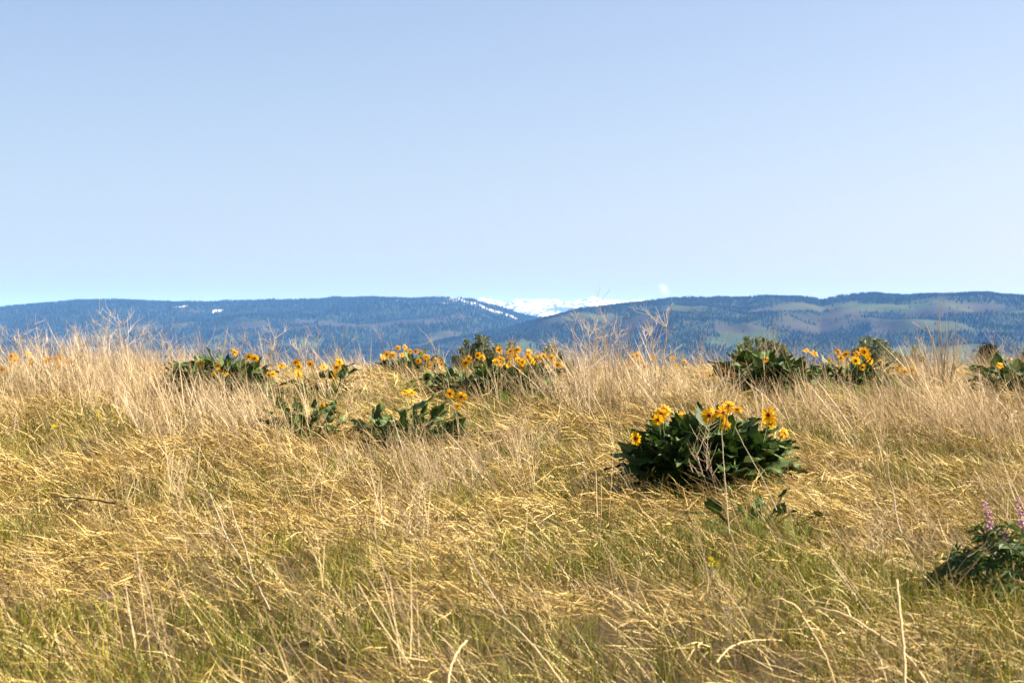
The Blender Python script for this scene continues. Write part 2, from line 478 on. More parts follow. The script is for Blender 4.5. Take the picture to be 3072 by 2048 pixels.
# the far woods: small conifers standing on the wooded slopes
def conifer(seed):
    rg = random.Random(seed); b = MB()
    prev = None; lv = 3
    for k in range(lv):
        z0 = .12 + .28 * k; z1 = z0 + .45 + (.0 if k < 2 else .0); r = (.20 - .055 * k) * rg.uniform(.9, 1.15)
        n = 5; tip = len(b.V) + n
        for j in range(n):
            a = 2 * math.pi * (j + .4 * k) / n
            b.V.append(Vector((math.cos(a) * r * rg.uniform(.8, 1.2), math.sin(a) * r * rg.uniform(.8, 1.2), z0))); b.A.append(rg.random())
        b.V.append(Vector((0, 0, min(z1, 1.0)))); b.A.append(rg.random())
        for j in range(n): b.F.append((tip - n + j, tip - n + (j + 1) % n, tip))
    b.tube([(0, 0, -.05), (0, 0, .3)], [.02, .018], 3, .2, False)
    return b.build('conifer', M_CON)
def con_mat():
    m, t, out = nt('conifer')
    r = ramp(t, [(0, (.010, .020, .014)), (.6, (.022, .036, .020)), (1, (.045, .055, .026))])
    t.links.new(attr(t, 'tint', 'INSTANCER'), r.inputs[0])
    leafy(t, out, r.outputs[0], .05, .9, .0)
    return m
M_CON = con_mat()
CONIFERS = [conifer(k) for k in range(4)]

def woods(name, H, n, label, hmin, hmax, uw):
    X, Y, Z, P, U, Fo = (H[k] for k in ('X', 'Y', 'Z', 'P', 'U', 'forest'))
    m = (P > -250) & (P < 3320) & (U <= 1.0)
    w = np.where(m, (Fo ** 1.5 + .012) * np.interp(U, [0, .9, 1], uw), 0)
    w[-1] = 0; w[:, -1] = 0
    w = w.ravel() / w.sum()
    k = RNG.choice(w.size, n, p=w)
    r, c = np.divmod(k, X.shape[1])
    r = np.clip(r, 0, X.shape[0] - 2); c = np.clip(c, 0, X.shape[1] - 2)
    a, b = RNG.random(n), RNG.random(n)
    a = np.where(U[r, c] >= .995, 0, a)
    def bl(A): return A[r, c]*(1-a)*(1-b) + A[r, c+1]*(1-a)*b + A[r+1, c]*a*(1-b) + A[r+1, c+1]*a*b
    pts = np.stack([bl(X), bl(Y), bl(Z)], -1)
    h = RNG.uniform(hmin, hmax, n) * (.5 + 1.0 * fbm(pts[:, 0] / 120, pts[:, 1] / 120, 5, 3))
    rot = np.zeros((n, 3)); rot[:, 2] = RNG.uniform(0, 6.28, n)
    return scatter(name, label, 'woods', CONIFERS, pts, rot, np.stack([h * 1.2, h * 1.2, h], -1), RNG.integers(0, 4, n), RNG.random(n))

woods('forest', HL, 70000, 'dark conifer woods covering the far blue hill range with snow patches', 11, 25, (1, 1, 3.2))
woods('forest', HR, 70000, 'conifer woods in bands and strips on the nearer green hill slopes', 7.5, 17, (1, 1, 2.6))

# ------------------------------------------------------------------ haze
def haze():
    x0, x1, y0, y1, z0, z1 = -50500, 50500, -50500, 50500, -290, 1050
    V = [(x, y, z) for x in (x0, x1) for y in (y0, y1) for z in (z0, z1)]
    F = [(0, 1, 3, 2), (4, 6, 7, 5), (0, 4, 5, 1), (2, 3, 7, 6), (0, 2, 6, 4), (1, 5, 7, 3)]
    m, t, out = nt('haze')
    v = t.nodes.new('ShaderNodeVolumePrincipled')
    v.inputs['Color'].default_value = (.12, .35, 1.0, 1)
    v.inputs['Absorption Color'].default_value = (1, 1, 1, 1)
    v.inputs['Density'].default_value = 3.1e-5
    v.inputs['Anisotropy'].default_value = 0.0
    t.links.new(v.outputs[0], out.inputs['Volume'])
    o = link('haze', mesh('haze', V, F, m)); o['kind'] = 'stuff'
    o['label'] = 'thin blue haze in the air over the hills'; o['category'] = 'haze'
haze()
# ------------------------------------------------------------------ balsamroot plants
def balsam_leaf(seed, bend, wide, fold, petiole=.66):
    """Arrow-shaped leaf one unit long: petiole, then a blade with ear-like base lobes."""
    rg = random.Random(seed)
    V, F, A = [], [], []
    n = 9
    def spine(s):                    # s along the leaf 0..1, bending over towards +Y
        a = bend * s * s
        return Vector((.03 * math.sin(4 * s + seed), math.sin(a) * s * .62, s * math.cos(a * .62)))
    # petiole
    pw = .018
    for k in range(4):
        p = spine(petiole * k / 3.0)
        V += [p + Vector((-pw, 0, 0)), p + Vector((pw, 0, 0)), p + Vector((0, -pw * 1.3, 0))]; A += [.9] * 3
    for k in range(3):
        a = 3 * k
        F += [(a, a + 1, a + 4, a + 3), (a + 1, a + 2, a + 5, a + 4), (a + 2, a, a + 3, a + 5)]
    prof_ = [(-.16, .62), (-.05, .86), (.08, 1.0), (.26, .96), (.45, .78), (.64, .54), (.82, .28), (1.0, .02)]
    L = 1 - petiole
    rows = []
    for t, w in prof_:
        s = petiole + L * max(t, 0)
        c = spine(s)
        tang = (spine(min(s + .02, 1.05)) - spine(s)).normalized()
        nrm = tang.cross(Vector((1, 0, 0))).normalized()
        if t < 0: c = c + tang * (L * t)
        hw = w * wide * .5
        row = []
        for j, q in enumerate((-1, -.5, 0, .5, 1)):
            if t < 0 and abs(q) < .4:
                pos = spine(petiole)
            else:
                wav = .06 * math.sin(8 * t + 3 * q + seed * 1.7) * abs(q)
                pos = c + Vector((q * hw, 0, 0)) - nrm * (abs(q) * hw * fold) + nrm * wav * wide * 2
            row.append(len(V)); V.append(pos); A.append(1.0 if q == 0 else rg.uniform(.3, .7))
        rows.append(row)
    for i in range(len(rows) - 1):
        for j in range(4):
            a, b, c, d = rows[i][j], rows[i][j + 1], rows[i + 1][j + 1], rows[i + 1][j]
            F.append((a, b, c, d))
    return mesh('leaf', V, F, M_LEAF, {'shade': A}, True)

LEAVES = [balsam_leaf(k, b, w * (.84 if k % 3 == 0 else .68), f, .70 if k % 3 == 0 else .79) for k, (b, w, f) in enumerate([
    (.35, .27, .35), (.55, .30, -.25), (.75, .31, .45), (.45, .25, .7), (.9, .29, .2), (.25, .23, .5), (.65, .33, -.1), (1.1, .28, .4)])]

def petal_mesh(seed):
    rg = random.Random(seed)
    V, F, A = [], [], []
    for t, w in ((.16, .10), (.42, .26), (.72, .30), (.93, .19)):
        z = .10 * t - .16 * t * t * (1 + .5 * rg.random())
        for q in (-1, 0, 1):
            V.append((q * w * .5, t, z + abs(q) * .035)); A.append(.25 + .6 * t + rg.uniform(-.1, .1))
    V.append((.01, 1.02, -.07)); A.append(.9)
    for i in range(3):
        for j in range(2):
            a = 3 * i + j
            F.append((a, a + 1, a + 4, a + 3))
    F += [(9, 10, 12), (10, 11, 12)]
    return mesh('petal', V, F, M_PETAL, {'shade': A}, True)
PETALS = [petal_mesh(k) for k in range(3)]

def petals_ring(seed, n):
    rg = random.Random(seed); V, F, A = [], [], []
    for k in range(n):
        me = PETALS[k % 3]; n0 = len(V)
        a = 2 * math.pi * (k + rg.uniform(-.25, .25)) / n
        M = Matrix.Rotation(a, 4, 'Z') @ Matrix.Rotation(rg.uniform(-.35, .25), 4, 'X') @ Matrix.Rotation(rg.uniform(-.3, .3), 4, 'Y') @ Matrix.Scale(rg.uniform(.82, 1.08), 4)
        for i, v in enumerate(me.vertices):
            V.append(M @ v.co); A.append(me.attributes['shade'].data[i].value)
        for p in me.polygons: F.append([n0 + q for q in p.vertices])
    return mesh('petals', V, F, M_PETAL, {'shade': A}, True)
RINGS = [petals_ring(50 + k, n) for k, n in enumerate((13, 15, 14, 17))]

def head_mesh():
    """The domed centre with its cup of green bracts behind."""
    V, F, A = [], [], []; n = 10
    for r, z, s in ((.25, -.02, .9), (.23, .06, .65), (.15, .10, .3), (.05, .105, .1)):
        for j in range(n):
            a = 2 * math.pi * j / n
            V.append((math.cos(a) * r, math.sin(a) * r, z)); A.append(s + .1 * ((j * 7) % 3 - 1))
    for i in range(3):
        for j in range(n):
            a = i * n + j; b = i * n + (j + 1) % n
            F.append((a, b, b + n, a + n))
    F.append(tuple(range(3 * n, 4 * n)))
    return mesh('flower_center', V, F, M_DISC, {'shade': A}, True)
def bract_mesh():
    V, F, A = [], [], []; n = 9
    for j in range(n):
        a = 2 * math.pi * j / n; da = .36
        n0 = len(V)
        V += [(math.cos(a - da) * .16, math.sin(a - da) * .16, -.13), (math.cos(a + da) * .16, math.sin(a + da) * .16, -.13),
              (math.cos(a + da) * .33, math.sin(a + da) * .33, -.035), (math.cos(a) * .5, math.sin(a) * .5, -.05 - .05 * (j % 2)), (math.cos(a - da) * .33, math.sin(a - da) * .33, -.035)]
        A += [.2, .2, .5, .8, .5]; F.append((n0, n0 + 1, n0 + 2, n0 + 3, n0 + 4))
    n0 = len(V)
    V += [(math.cos(2 * math.pi * j / n) * .17, math.sin(2 * math.pi * j / n) * .17, -.13) for j in range(n)]; A += [.3] * n
    F.append(tuple(range(n0 + n - 1, n0 - 1, -1)))
    return mesh('bracts', V, F, M_BRACT, {'shade': A})
HEAD = head_mesh(); BRACTS = bract_mesh()

def frame_z(direction, spin=0.0):
    q = Vector(direction).to_track_quat('Z', 'Y')
    return q.to_matrix().to_4x4() @ Matrix.Rotation(spin, 4, 'Z')

PLANT_SPOTS = []      # (x, y, radius) where the grass is thinner
def balsamroot(name_label, base, n, spread, leaf, flowers, seed, tiltmax=.85, near=False, fsize=.047, depth=.25, offx=0.0, shadow_r=None, tmin=.1, group='balsamroot plants on the knoll'):
    rg = random.Random(seed)
    b = hit(*base)
    root = thing('balsamroot_plant', name_label, 'plant', b, group)
    sx, sy = spread
    for k in range(n):
        q = math.sqrt((k + .5) / n); a = k * 2.39996 + rg.uniform(-.4, .4)
        ox, oy = math.cos(a) * q * sx * .42 + offx, math.sin(a) * q * sy * .42
        tilt = tmin + (tiltmax - tmin) * q ** 1.2 + rg.uniform(-.28, .28)
        yaw = math.atan2(oy, ox) - math.pi / 2 + rg.uniform(-.6, .6)
        L = leaf * rg.uniform(.42, 1.1) * (1.05 - .15 * q)
        zz = gz(b.x + ox, b.y + oy) - b.z - .02
        M = Matrix.Translation((ox, oy, zz)) @ Matrix.Rotation(yaw, 4, 'Z') @ Matrix.Rotation(-tilt, 4, 'X') @ Matrix.Rotation(rg.gauss(0, .9), 4, 'Z') @ Matrix.Scale(L, 4)
        link('leaf', rg.choice(LEAVES), root, M=M)
    for k, fl in enumerate(flowers):
        fx, fy = fl[0], fl[1]
        D = b.y - rg.uniform(.06, depth + .12)
        p = at(fx, fy, D) - b
        s = fsize * rg.uniform(.76, 1.12) * (fl[3] if len(fl) > 3 else 1)
        if len(fl) > 2 and fl[2] is not None: d = Vector(fl[2])
        else:
            d = Vector((rg.gauss(-.05, .5), -1, rg.gauss(.32, .35)))
        d.normalize()
        M = Matrix.Translation(p) @ frame_z(d, rg.uniform(0, 6)) @ Matrix.Scale(s, 4)
        h = link('flower_head', HEAD, root, M=M)
        link('bracts', BRACTS, h)
        if near:
            m = rg.randint(13, 16)
            for j in range(m):
                a = 2 * math.pi * (j + rg.uniform(-.25, .25)) / m
                PM = Matrix.Rotation(a, 4, 'Z') @ Matrix.Rotation(rg.uniform(-.4, .25), 4, 'X') @ Matrix.Rotation(rg.uniform(-.3, .3), 4, 'Y') @ Matrix.Scale(rg.uniform(.85, 1.1), 4)
                link('petal', PETALS[j % 3], h, M=PM)
        else:
            link('petals', rg.choice(RINGS), h)
        # the stem, rising from the crown of leaves to the back of the head
        end = p - d * (s * .12)
        st = Vector((p.x * .35 + rg.uniform(-.04, .04) + offx * .5, p.y * .4, -.02))
        if abs(p.x) > .5 * sx: st.x = p.x * .6
        mid = st.lerp(end, .55) + Vector((p.x * .12, rg.uniform(-.02, .02), .05))
        pre = end - d * .05 - Vector((0, 0, .03))
        pts = []
        for i in range(7):
            t = i / 6
            pts.append(((1-t)**3) * st + 3*t*(1-t)**2 * mid + 3*t*t*(1-t) * pre + t**3 * end)
        mb = MB(); mb.tube(pts, [.0042, .004, .0038, .0036, .0034, .0034, .004], 4, rg.random(), False)
        link('flower_stem', mb.build('flower_stem', M_STEM, True), root)
    PLANT_SPOTS.append((b.x + offx, b.y, shadow_r if shadow_r is not None else max(sx, sy) * .42 + leaf * math.sin(tiltmax) * .45))
    return root

LEFTF = (-1, -.45, .1)
P1F = [(1907, 1315, (-.75, -.6, -.05)), (1974, 1258, (-.3, -1, .1)), (1985, 1241, (-.2, -.8, .5)), (1998, 1229, (.5, -.8, .2)), (2054, 1244, (.25, -.6, .75)), (2128, 1246, (0, -1, .12), 1.12),
       (2186, 1215, (.1, -.8, .55)), (2212, 1227, (-.2, -.5, .8), .9), (2170, 1236, (.35, -.8, .1)), (2165, 1261, (-.5, -.8, .2)), (2177, 1276, (.25, -1, -.1)),
       (2306, 1244, (-.15, -1, .2), 1.15), (2310, 1269, (0, -.6, -.5), .95), (2354, 1299, (.75, -.65, .0), 1.05)]
balsamroot('big dark leafy balsamroot with a fan of yellow flowers, standing alone in the mid meadow', (2120, 1500), 640, (.40, .40), .61, P1F, 1, .62, True, .049, .22)

P2F = [(601, 1091, (-.5, -.9, .2)), (616, 1119), (654, 1096), (657, 1111), (675, 1120), (639, 1130), (704, 1056, (.1, -.7, .6)), (747, 1070), (765, 1074), (740, 1103), (807, 1124), (820, 1121)]
balsamroot('dark leafy balsamroot behind pale dry stems, with yellow flowers around its crown', (665, 1232), 280, (.42, .36), .60, P2F, 2, .68, False, .046)
P3F = [(846, 1096, (0, -.5, .8)), (897, 1098), (888, 1087), (894, 1121), (931, 1091, (0, -1, .1), 1.1), (972, 1101), (1011, 1101), (1019, 1085), (1000, 1126), (934, 1153)]
balsamroot('balsamroot with few upright leaves and tall yellow flowers beside the dark leafy one', (985, 1212), 34, (.36, .30), .46, P3F, 3, .6, False, .046)
balsamroot('low leafy balsamroot rosette with one small bud between dry stems', (925, 1322), 54, (.34, .30), .42, [(967, 1215, None, .6)], 4, .7, False, .046)
P5F = [(1214, 1174, (0, -.6, .7)), (1236, 1177, (.2, -.5, .8)), (1350, 1180, (-.3, -.9, .1)), (1385, 1190, (.1, -1, .1), 1.1), (1373, 1217, (.3, -.8, -.3), .8)]
balsamroot('sprawling balsamroot with broad drooping leaves and five yellow flowers in mid meadow', (1225, 1338), 120, (.50, .42), .45, P5F, 5, .85, False, .047)
P6F = [(1148, 1071), (1161, 1062), (1179, 1065), (1194, 1043), (1215, 1041), (1230, 1053), (1248, 1053), (1205, 1064), (1255, 1082), (1279, 1070), (1281, 1079),
       (1292, 1095), (1309, 1080), (1321, 1083), (1325, 1092), (1327, 1110), (1284, 1116), (1264, 1055, None, .6)]
balsamroot('bushy balsamroot on the crest with many yellow flowers, its stems showing against the blue hills', (1240, 1160), 110, (.32, .3), .45, P6F, 6, .5, False, .046)
P7A = [(1407, 1077), (1397, 1089), (1434, 1065), (1446, 1071), (1443, 1104), (1389, 1159, None, .8)]
balsamroot('balsamroot with dark broad leaves and five flowers at one end of the central yellow bank', (1400, 1205), 130, (.52, .36), .48, P7A, 7, .8, False, .047)
P7B = [(1498, 1049), (1492, 1085), (1502, 1077), (1511, 1097), (1529, 1089), (1553, 1048), (1532, 1053), (1526, 1064), (1547, 1068), (1556, 1080), (1566, 1103), (1568, 1085), (1587, 1057), (1584, 1071), (1598, 1086)]
balsamroot('balsamroot massed with yellow flowers in the middle of the bank below the sagebrush', (1535, 1200), 130, (.54, .36), .49, P7B, 8, .65, False, .050)
P7C = [(1609, 1077), (1630, 1068), (1620, 1071), (1654, 1073), (1673, 1094), (1685, 1098), (1679, 1115), (1687, 1131), (1642, 1104), (1660, 1090), (1618, 1092)]
balsamroot('yellow flowered balsamroot closing the central bank, next to the bare dead weeds', (1645, 1185), 90, (.46, .3), .44, P7C, 9, .7, False, .048)
P8F = [(1897, 1070), (1912, 1066), (1886, 1092), (1917, 1083), (1934, 1099), (1927, 1118), (1858, 1125), (1888, 1140)]
balsamroot('balsamroot flowers half hidden behind the tall bare dead weeds', (1900, 1165), 30, (.4, .3), .34, P8F, 10, 1.0, False, .045)
balsamroot('small balsamroot with four flowers between the dead weeds and the pale leafy bush', (2035, 1158), 10, (.35, .3), .26, [(1958, 1075), (2017, 1075), (2028, 1096), (2053, 1084)], 11, 1.0, False, .042)
P9F = [(2296, 1077), (2227, 1096), (2168, 1110), (2192, 1120), (2372, 1068, None, .6)]
balsamroot('tall leafy balsamroot bush with pale leaves in front of sagebrush, few flowers', (2285, 1205), 220, (.42, .36), .60, P9F, 12, .55, False, .044)
balsamroot('balsamroot with two raised flowers on long stems against the hills', (2430, 1185), 44, (.36, .3), .42, [(2418, 1051, (0, -.45, .8), 1.1), (2444, 1059, (.3, -.5, .7), 1.1), (2488, 1081, None, .8)], 13, .8, False, .047)
P10F = [(2514, 1055), (2538, 1062), (2523, 1073), (2570, 1059), (2594, 1055), (2586, 1051), (2601, 1064), (2568, 1081), (2610, 1083), (2577, 1099), (2588, 1101), (2614, 1133), (2550, 1075)]
balsamroot('balsamroot with a tight bunch of yellow flowers in front of the grey sagebrush', (2545, 1190), 140, (.62, .36), .47, P10F, 14, .65, False, .050)
P11F = [(2642, 1086), (2662, 1105), (2664, 1118), (2692, 1105), (2690, 1125), (2712, 1114), (2738, 1110), (2736, 1123), (2753, 1127)]
balsamroot('low trailing balsamroot flowers between the sagebrush and the tall dry stalk clump', (2690, 1168), 40, (.5, .3), .32, P11F, 15, 1.1, False, .046)
balsamroot('leafy balsamroot cut by the picture edge beside the dark juniper, two tall flowers', (3055, 1205), 120, (.40, .36), .54, [(3028, 1075, (0, -.3, .9), 1.1), (2999, 1096, (0, -.5, .7))], 16, .7, False, .046)
P13F = [(85, 1062), (96, 1077), (139, 1083), (170, 1075), (185, 1075), (200, 1086), (89, 1092), (115, 1105), (181, 1099), (146, 1075)]
balsamroot('cluster of yellow flowers on the crest before the tall dry weed thicket', (140, 1160), 40, (.5, .3), .32, P13F, 17, 1.0, False, .044)
balsamroot('few yellow flowers on the crest at the far left edge of the picture', (40, 1160), 8, (.35, .3), .22, [(35, 1068), (50, 1073), (44, 1081), (7, 1110)], 18, 1.0, False, .044)
balsamroot('faint yellow flowers sunk in dry grass behind the tall dry weed thicket', (505, 1150), 6, (.5, .3), .2, [(468, 1108), (480, 1104), (495, 1106), (510, 1103), (528, 1108), (553, 1099), (541, 1110)], 19, 1.0, False, .036)
balsamroot('yellow flowers sunk in dry grass left of the pale leafy bush', (2120, 1152), 6, (.5, .3), .2, [(2092, 1128), (2105, 1121), (2118, 1131), (2130, 1124), (2142, 1129)], 20, 1.0, False, .036)
balsamroot('flat flowerless balsamroot rosette in the grass in front of the big one', (2265, 1612), 30, (.40, .36), .36, [], 21, 1.15, False)
balsamroot('pair of short upright balsamroot leaves alone in the matted grass', (945, 1722), 3, (.08, .06), .13, [], 22, .35, False, shadow_r=.05)

# ------------------------------------------------------------------ sagebrush, juniper
def sagebrush(label, px, base_y, Y, w, top_py, n, seed, tone=0.0):
    rg = random.Random(seed)
    x = (px - CX) / FPX * Y
    b = Vector((x, Y, gz(x, Y)))
    hmax = (ZC - (top_py - CY) / FPX * Y) - b.z
    root = thing('sagebrush', label, 'shrub', b, 'sagebrush along the crest')
    for k in range(n):
        q = (k + .5) / n * 2 - 1
        ox = q * w * .5 + rg.uniform(-.04, .04); oy = rg.uniform(-.22, .22)
        h = hmax * (1 - .35 * abs(q) ** 2) * rg.uniform(.68, 1.05)
        tip = Vector((ox + rg.uniform(-.03, .03), oy, h))
        st = Vector((ox * .35, oy * .4, -.03)); mid = Vector((ox * .9, oy * .9, h * .4))
        pts = [((1-t)**2) * st + 2*t*(1-t) * mid + t*t * tip for t in (0, .2, .4, .6, .8, 1)]
        mb = MB(); mb.tube(pts, [.009, .007, .006, .005, .004, .002], 4, rg.random())
        sm = link('branch', mb.build('branch', M_SAGE_TWIG), root)
        lf = MB()
        for i in range(280):
            t = 1 - .72 * rg.random() ** 1.25
            c = ((1-t)**2) * st + 2*t*(1-t) * mid + t*t * tip
            rr = .020 + .030 * (1 - t)
            a = rg.uniform(0, 6.28); e = Vector((math.cos(a), math.sin(a), rg.uniform(.3, 1.3))).normalized()
            p0 = c + Vector((math.cos(a), math.sin(a), rg.uniform(-.5, .5))) * rr * rg.random()
            L = rg.uniform(.022, .044)
            s_ = e.cross(Vector((rg.gauss(0, 1), rg.gauss(0, 1), rg.gauss(0, 1)))).normalized() * L * .22
            lf.poly([p0 - s_ * .5, p0 + s_ * .5, p0 + e * L + s_, p0 + e * L - s_], min(1, max(0, rg.gauss(.55 + tone, .22))))
        link('foliage', lf.build('foliage', M_SAGE), sm)
    return root
sagebrush('dark green sagebrush with upright plumes above the central bank of yellow flowers', 1440, 0, 23.4, .62, 1010, 20, 31, -.08)
sagebrush('small sagebrush tuft poking up behind the middle of the central flower bank', 1535, 0, 23.4, .20, 1028, 5, 32, -.05)
sagebrush('thin brownish sagebrush at the end of the central flower bank by the dead weeds', 1658, 0, 23.8, .30, 1034, 8, 33, .05)
sagebrush('olive sagebrush rising behind the pale leafy balsamroot bush', 2290, 0, 22.5, .74, 1012, 20, 34, .0)
sagebrush('grey green sagebrush behind the tight bunch of yellow flowers', 2622, 0, 23.2, .52, 1008, 18, 35, .12)
sagebrush('rounder dull sagebrush beside the tall clump of dry stalks', 2728, 0, 24.5, .36, 1036, 11, 36, .0)
sagebrush('sagebrush cut by the picture edge above the leafy balsamroot', 3072, 0, 22.8, .30, 1052, 8, 37, -.1)

def juniper(label, px, top_py, Y, w, seed):
    rg = random.Random(seed)
    x = (px - CX) / FPX * Y
    b = Vector((x, Y, gz(x, Y)))
    H = (ZC - (top_py - CY) / FPX * Y) - b.z
    root = thing('juniper_tree', label, 'tree', b)
    t = MB(); t.tube([(0, 0, -.2), (.05, 0, H * .3), (0, .05, H * .6), (0, 0, H * .95)], [w * .06, w * .05, w * .035, .02], 7, .5)
    tk = link('trunk', t.build('trunk', M_BARK, True), root)
    limbs = []
    for k in range(80):
        f = 1 - .8 * rg.random() ** 1.8; z = H * f; a = rg.uniform(0, 6.28)
        r = w * .5 * math.sqrt(max(.004, 1.01 - f)) * rg.uniform(.8, 1.05)
        limbs.append((Vector((0, 0, z * .97)), Vector((math.cos(a) * r, math.sin(a) * r, z + r * .2))))
    lm = MB()
    for p, q in limbs: lm.tube([p, p.lerp(q, .5) + Vector((0, 0, -.05)), q], [w * .012, w * .008, .006], 4, rg.random())
    link('limb', lm.build('limb', M_BARK), tk)
    c = MB()
    for p, q in limbs:
        for i in range(170):
            u = .25 + .85 * math.sqrt(rg.random())
            o = p.lerp(q, u) + Vector((rg.gauss(0, 1), rg.gauss(0, 1), rg.gauss(0, .9))) * w * .04
            e = Vector((rg.gauss(0, .6), rg.gauss(0, .6), 1)).normalized(); L = w * rg.uniform(.02, .05)
            s_ = e.cross(Vector((rg.gauss(0, 1), rg.gauss(0, 1), 0))).normalized() * L * .3
            c.poly([o - s_, o + s_, o + e * L], rg.random())
    link('crown', c.build('crown', M_JUN), root)
juniper('lone dark juniper tree showing above the crest against the hills', 2966, 1048, 70, 2.5, 40)

# ------------------------------------------------------------------ lupine and small wildflowers
def lupine_leaf(seed):
    rg = random.Random(seed); mb = MB()
    mb.tube([(0, 0, -.5), (0, .02, -.2), (0, 0, 0)], [.014, .012, .011], 4, .7, False)
    n = 7
    for k in range(n):
        a = (k - (n - 1) / 2) * .72 + rg.uniform(-.1, .1)
        d = Vector((math.sin(a), math.cos(a), rg.uniform(.0, .35))).normalized()
        s_ = d.cross(Vector((0, 0, 1))).normalized(); L = .46 * rg.uniform(.85, 1.1)
        up = Vector((0, 0, .035))
        n0 = len(mb.V)
        mb.V += [Vector((0, 0, 0)), d * L * .45 - s_ * .062 + up, d * L * .48 - up * .5, d * L * .45 + s_ * .062 + up, d * L - up]
        mb.A += [.3, .6, .2, .6, .9]
        mb.F += [(n0, n0 + 2, n0 + 1), (n0, n0 + 3, n0 + 2), (n0 + 1, n0 + 2, n0 + 4), (n0 + 2, n0 + 3, n0 + 4)]
    return mb.build('leaf', M_LUP_LEAF)
LUPL = [lupine_leaf(k) for k in range(4)]
def lupine():
    rg = random.Random(77)
    b = hit(3010, 1815)
    root = thing('lupine_plant', 'lupine with dark finger leaves and pink purple flower spikes at the right edge', 'plant', b)
    for k in range(120):
        q = math.sqrt((k + .5) / 120); a = k * 2.39996
        ox = math.cos(a) * q * .34; oy = math.sin(a) * q * .24
        h = .07 + .28 * (1 - q ** 2) * rg.uniform(.6, 1.1)
        M = (Matrix.Translation((ox, oy, h)) @ Matrix.Rotation(math.atan2(oy, ox) - math.pi / 2 + rg.uniform(-.5, .5), 4, 'Z')
             @ Matrix.Rotation(-.35 - .6 * q + rg.uniform(-.3, .3), 4, 'X') @ Matrix.Scale(rg.uniform(.13, .19), 4))
        link('leaf', rg.choice(LUPL), root, M=M)
    for (px, y0, y1, dd) in ((2962, 1500, 1598, -.02), (3060, 1492, 1590, .05), (3012, 1592, 1640, .0)):
        D = b.y + dd
        top = at(px - 8, y0, D) - b; bot = at(px + 10, y1, D) - b
        st = MB(); st.tube([(bot.x * .7, bot.y, .0), bot + Vector((.005, 0, -.06)), bot, top], [.004, .0035, .003, .0015], 5, .4)
        so = link('flower_spike', st.build('flower_spike', M_STEM, True), root)
        fl = MB(); H = (top - bot).length; nw = max(3, int(H / .016))
        for w in range(nw):
            t = (w + .3) / nw; c0 = bot.lerp(top, t)
            if w == 3 and nw > 6: continue
            for j in range(7):
                a = 2 * math.pi * (j + .5 * (w % 2)) / 7 + rg.uniform(-.4, .4); c = c0 + Vector((rg.gauss(0, .002), 0, rg.gauss(0, .006)))
                d = Vector((math.cos(a), math.sin(a), .25 + .5 * t)).normalized(); L = (.023 - .012 * t) * rg.uniform(.85, 1.1)
                s_ = d.cross(Vector((0, 0, 1))).normalized() * L * .34
                u_ = Vector((0, 0, L * .38)); p0 = c + d * .004; sh = min(1, max(0, rg.gauss(.5, .25)))
                n0 = len(fl.V)
                fl.V += [p0, p0 + d * L * .6 - s_, p0 + d * L * .6 + u_, p0 + d * L * .6 + s_, p0 + d * L * .55 - u_ * .7, p0 + d * L]
                fl.A += [sh * .5, sh, min(1, sh + .3), sh, sh * .6, min(1, sh + .2)]
                for f in ((0, 1, 2), (0, 2, 3), (0, 3, 4), (0, 4, 1), (5, 2, 1), (5, 3, 2), (5, 4, 3), (5, 1, 4)): fl.F.append(tuple(n0 + i for i in f))
        link('florets', fl.build('florets', M_LUP), so)
    PLANT_SPOTS.append((b.x, b.y, .30))
lupine()

def yellow_flower(label, px, py, n, w, seed, size=1.0):
    rg = random.Random(seed)
    b = hit(px, py + 40)
    root = thing('yellow_wildflower', label, 'flower', b, 'small yellow wildflowers in the grass')
    for k in range(n):
        D = b.y + rg.uniform(-.12, .12)
        p = at(px + rg.uniform(-w, w), py + rg.uniform(-16, 16), D) - b
        s = MB(); s.tube([(p.x * .5, p.y * .5, -.02), p * .6 + Vector((0, 0, .02)), p], [.0022, .002, .0016], 3, .5)
        so = link('stem', s.build('stem', M_STEM), root)
        f = MB()
        for j in range(16):
            a = rg.uniform(0, 6.28); r = .020 * size * math.sqrt(rg.random())
            c = p + Vector((math.cos(a) * r, math.sin(a) * r, rg.uniform(-.004, .008))); z = .0055 * size
            f.poly([c + Vector((-z, 0, z * .3)), c + Vector((0, -z, z)), c + Vector((z, 0, z * .3)), c + Vector((0, z, -z * .5))], rg.random())
        link('umbel', f.build('umbel', M_YEL), so)
for k, a in enumerate([
    ('pale yellow wildflowers in green grass at far left below the dry weed thicket', 330, 1248, 10, 45),
    ('yellow wildflower patch in tall grass below the tight bunch of balsamroot flowers', 2500, 1200, 11, 50),
    ('small yellow flowers touching the lower leaves of the big balsamroot', 2275, 1428, 7, 22),
    ('yellow wildflower sprig in mid meadow left of the big balsamroot', 1655, 1362, 7, 22),
    ('tiny yellow wildflower alone in mid grass below the five flowered balsamroot', 1478, 1402, 4, 10),
    ('small yellow blooms low in the grass below the flat rosette', 2140, 1686, 7, 20),
    ('faint yellow wildflower in the dry grass under the tall dry stalk clump', 2852, 1276, 4, 14),
    ('yellow wildflower specks in grass near the dark soil clod', 168, 1285, 4, 20)]):
    yellow_flower(*a, seed=200 + k, size=1.0 if a[2] < 1500 else .75)

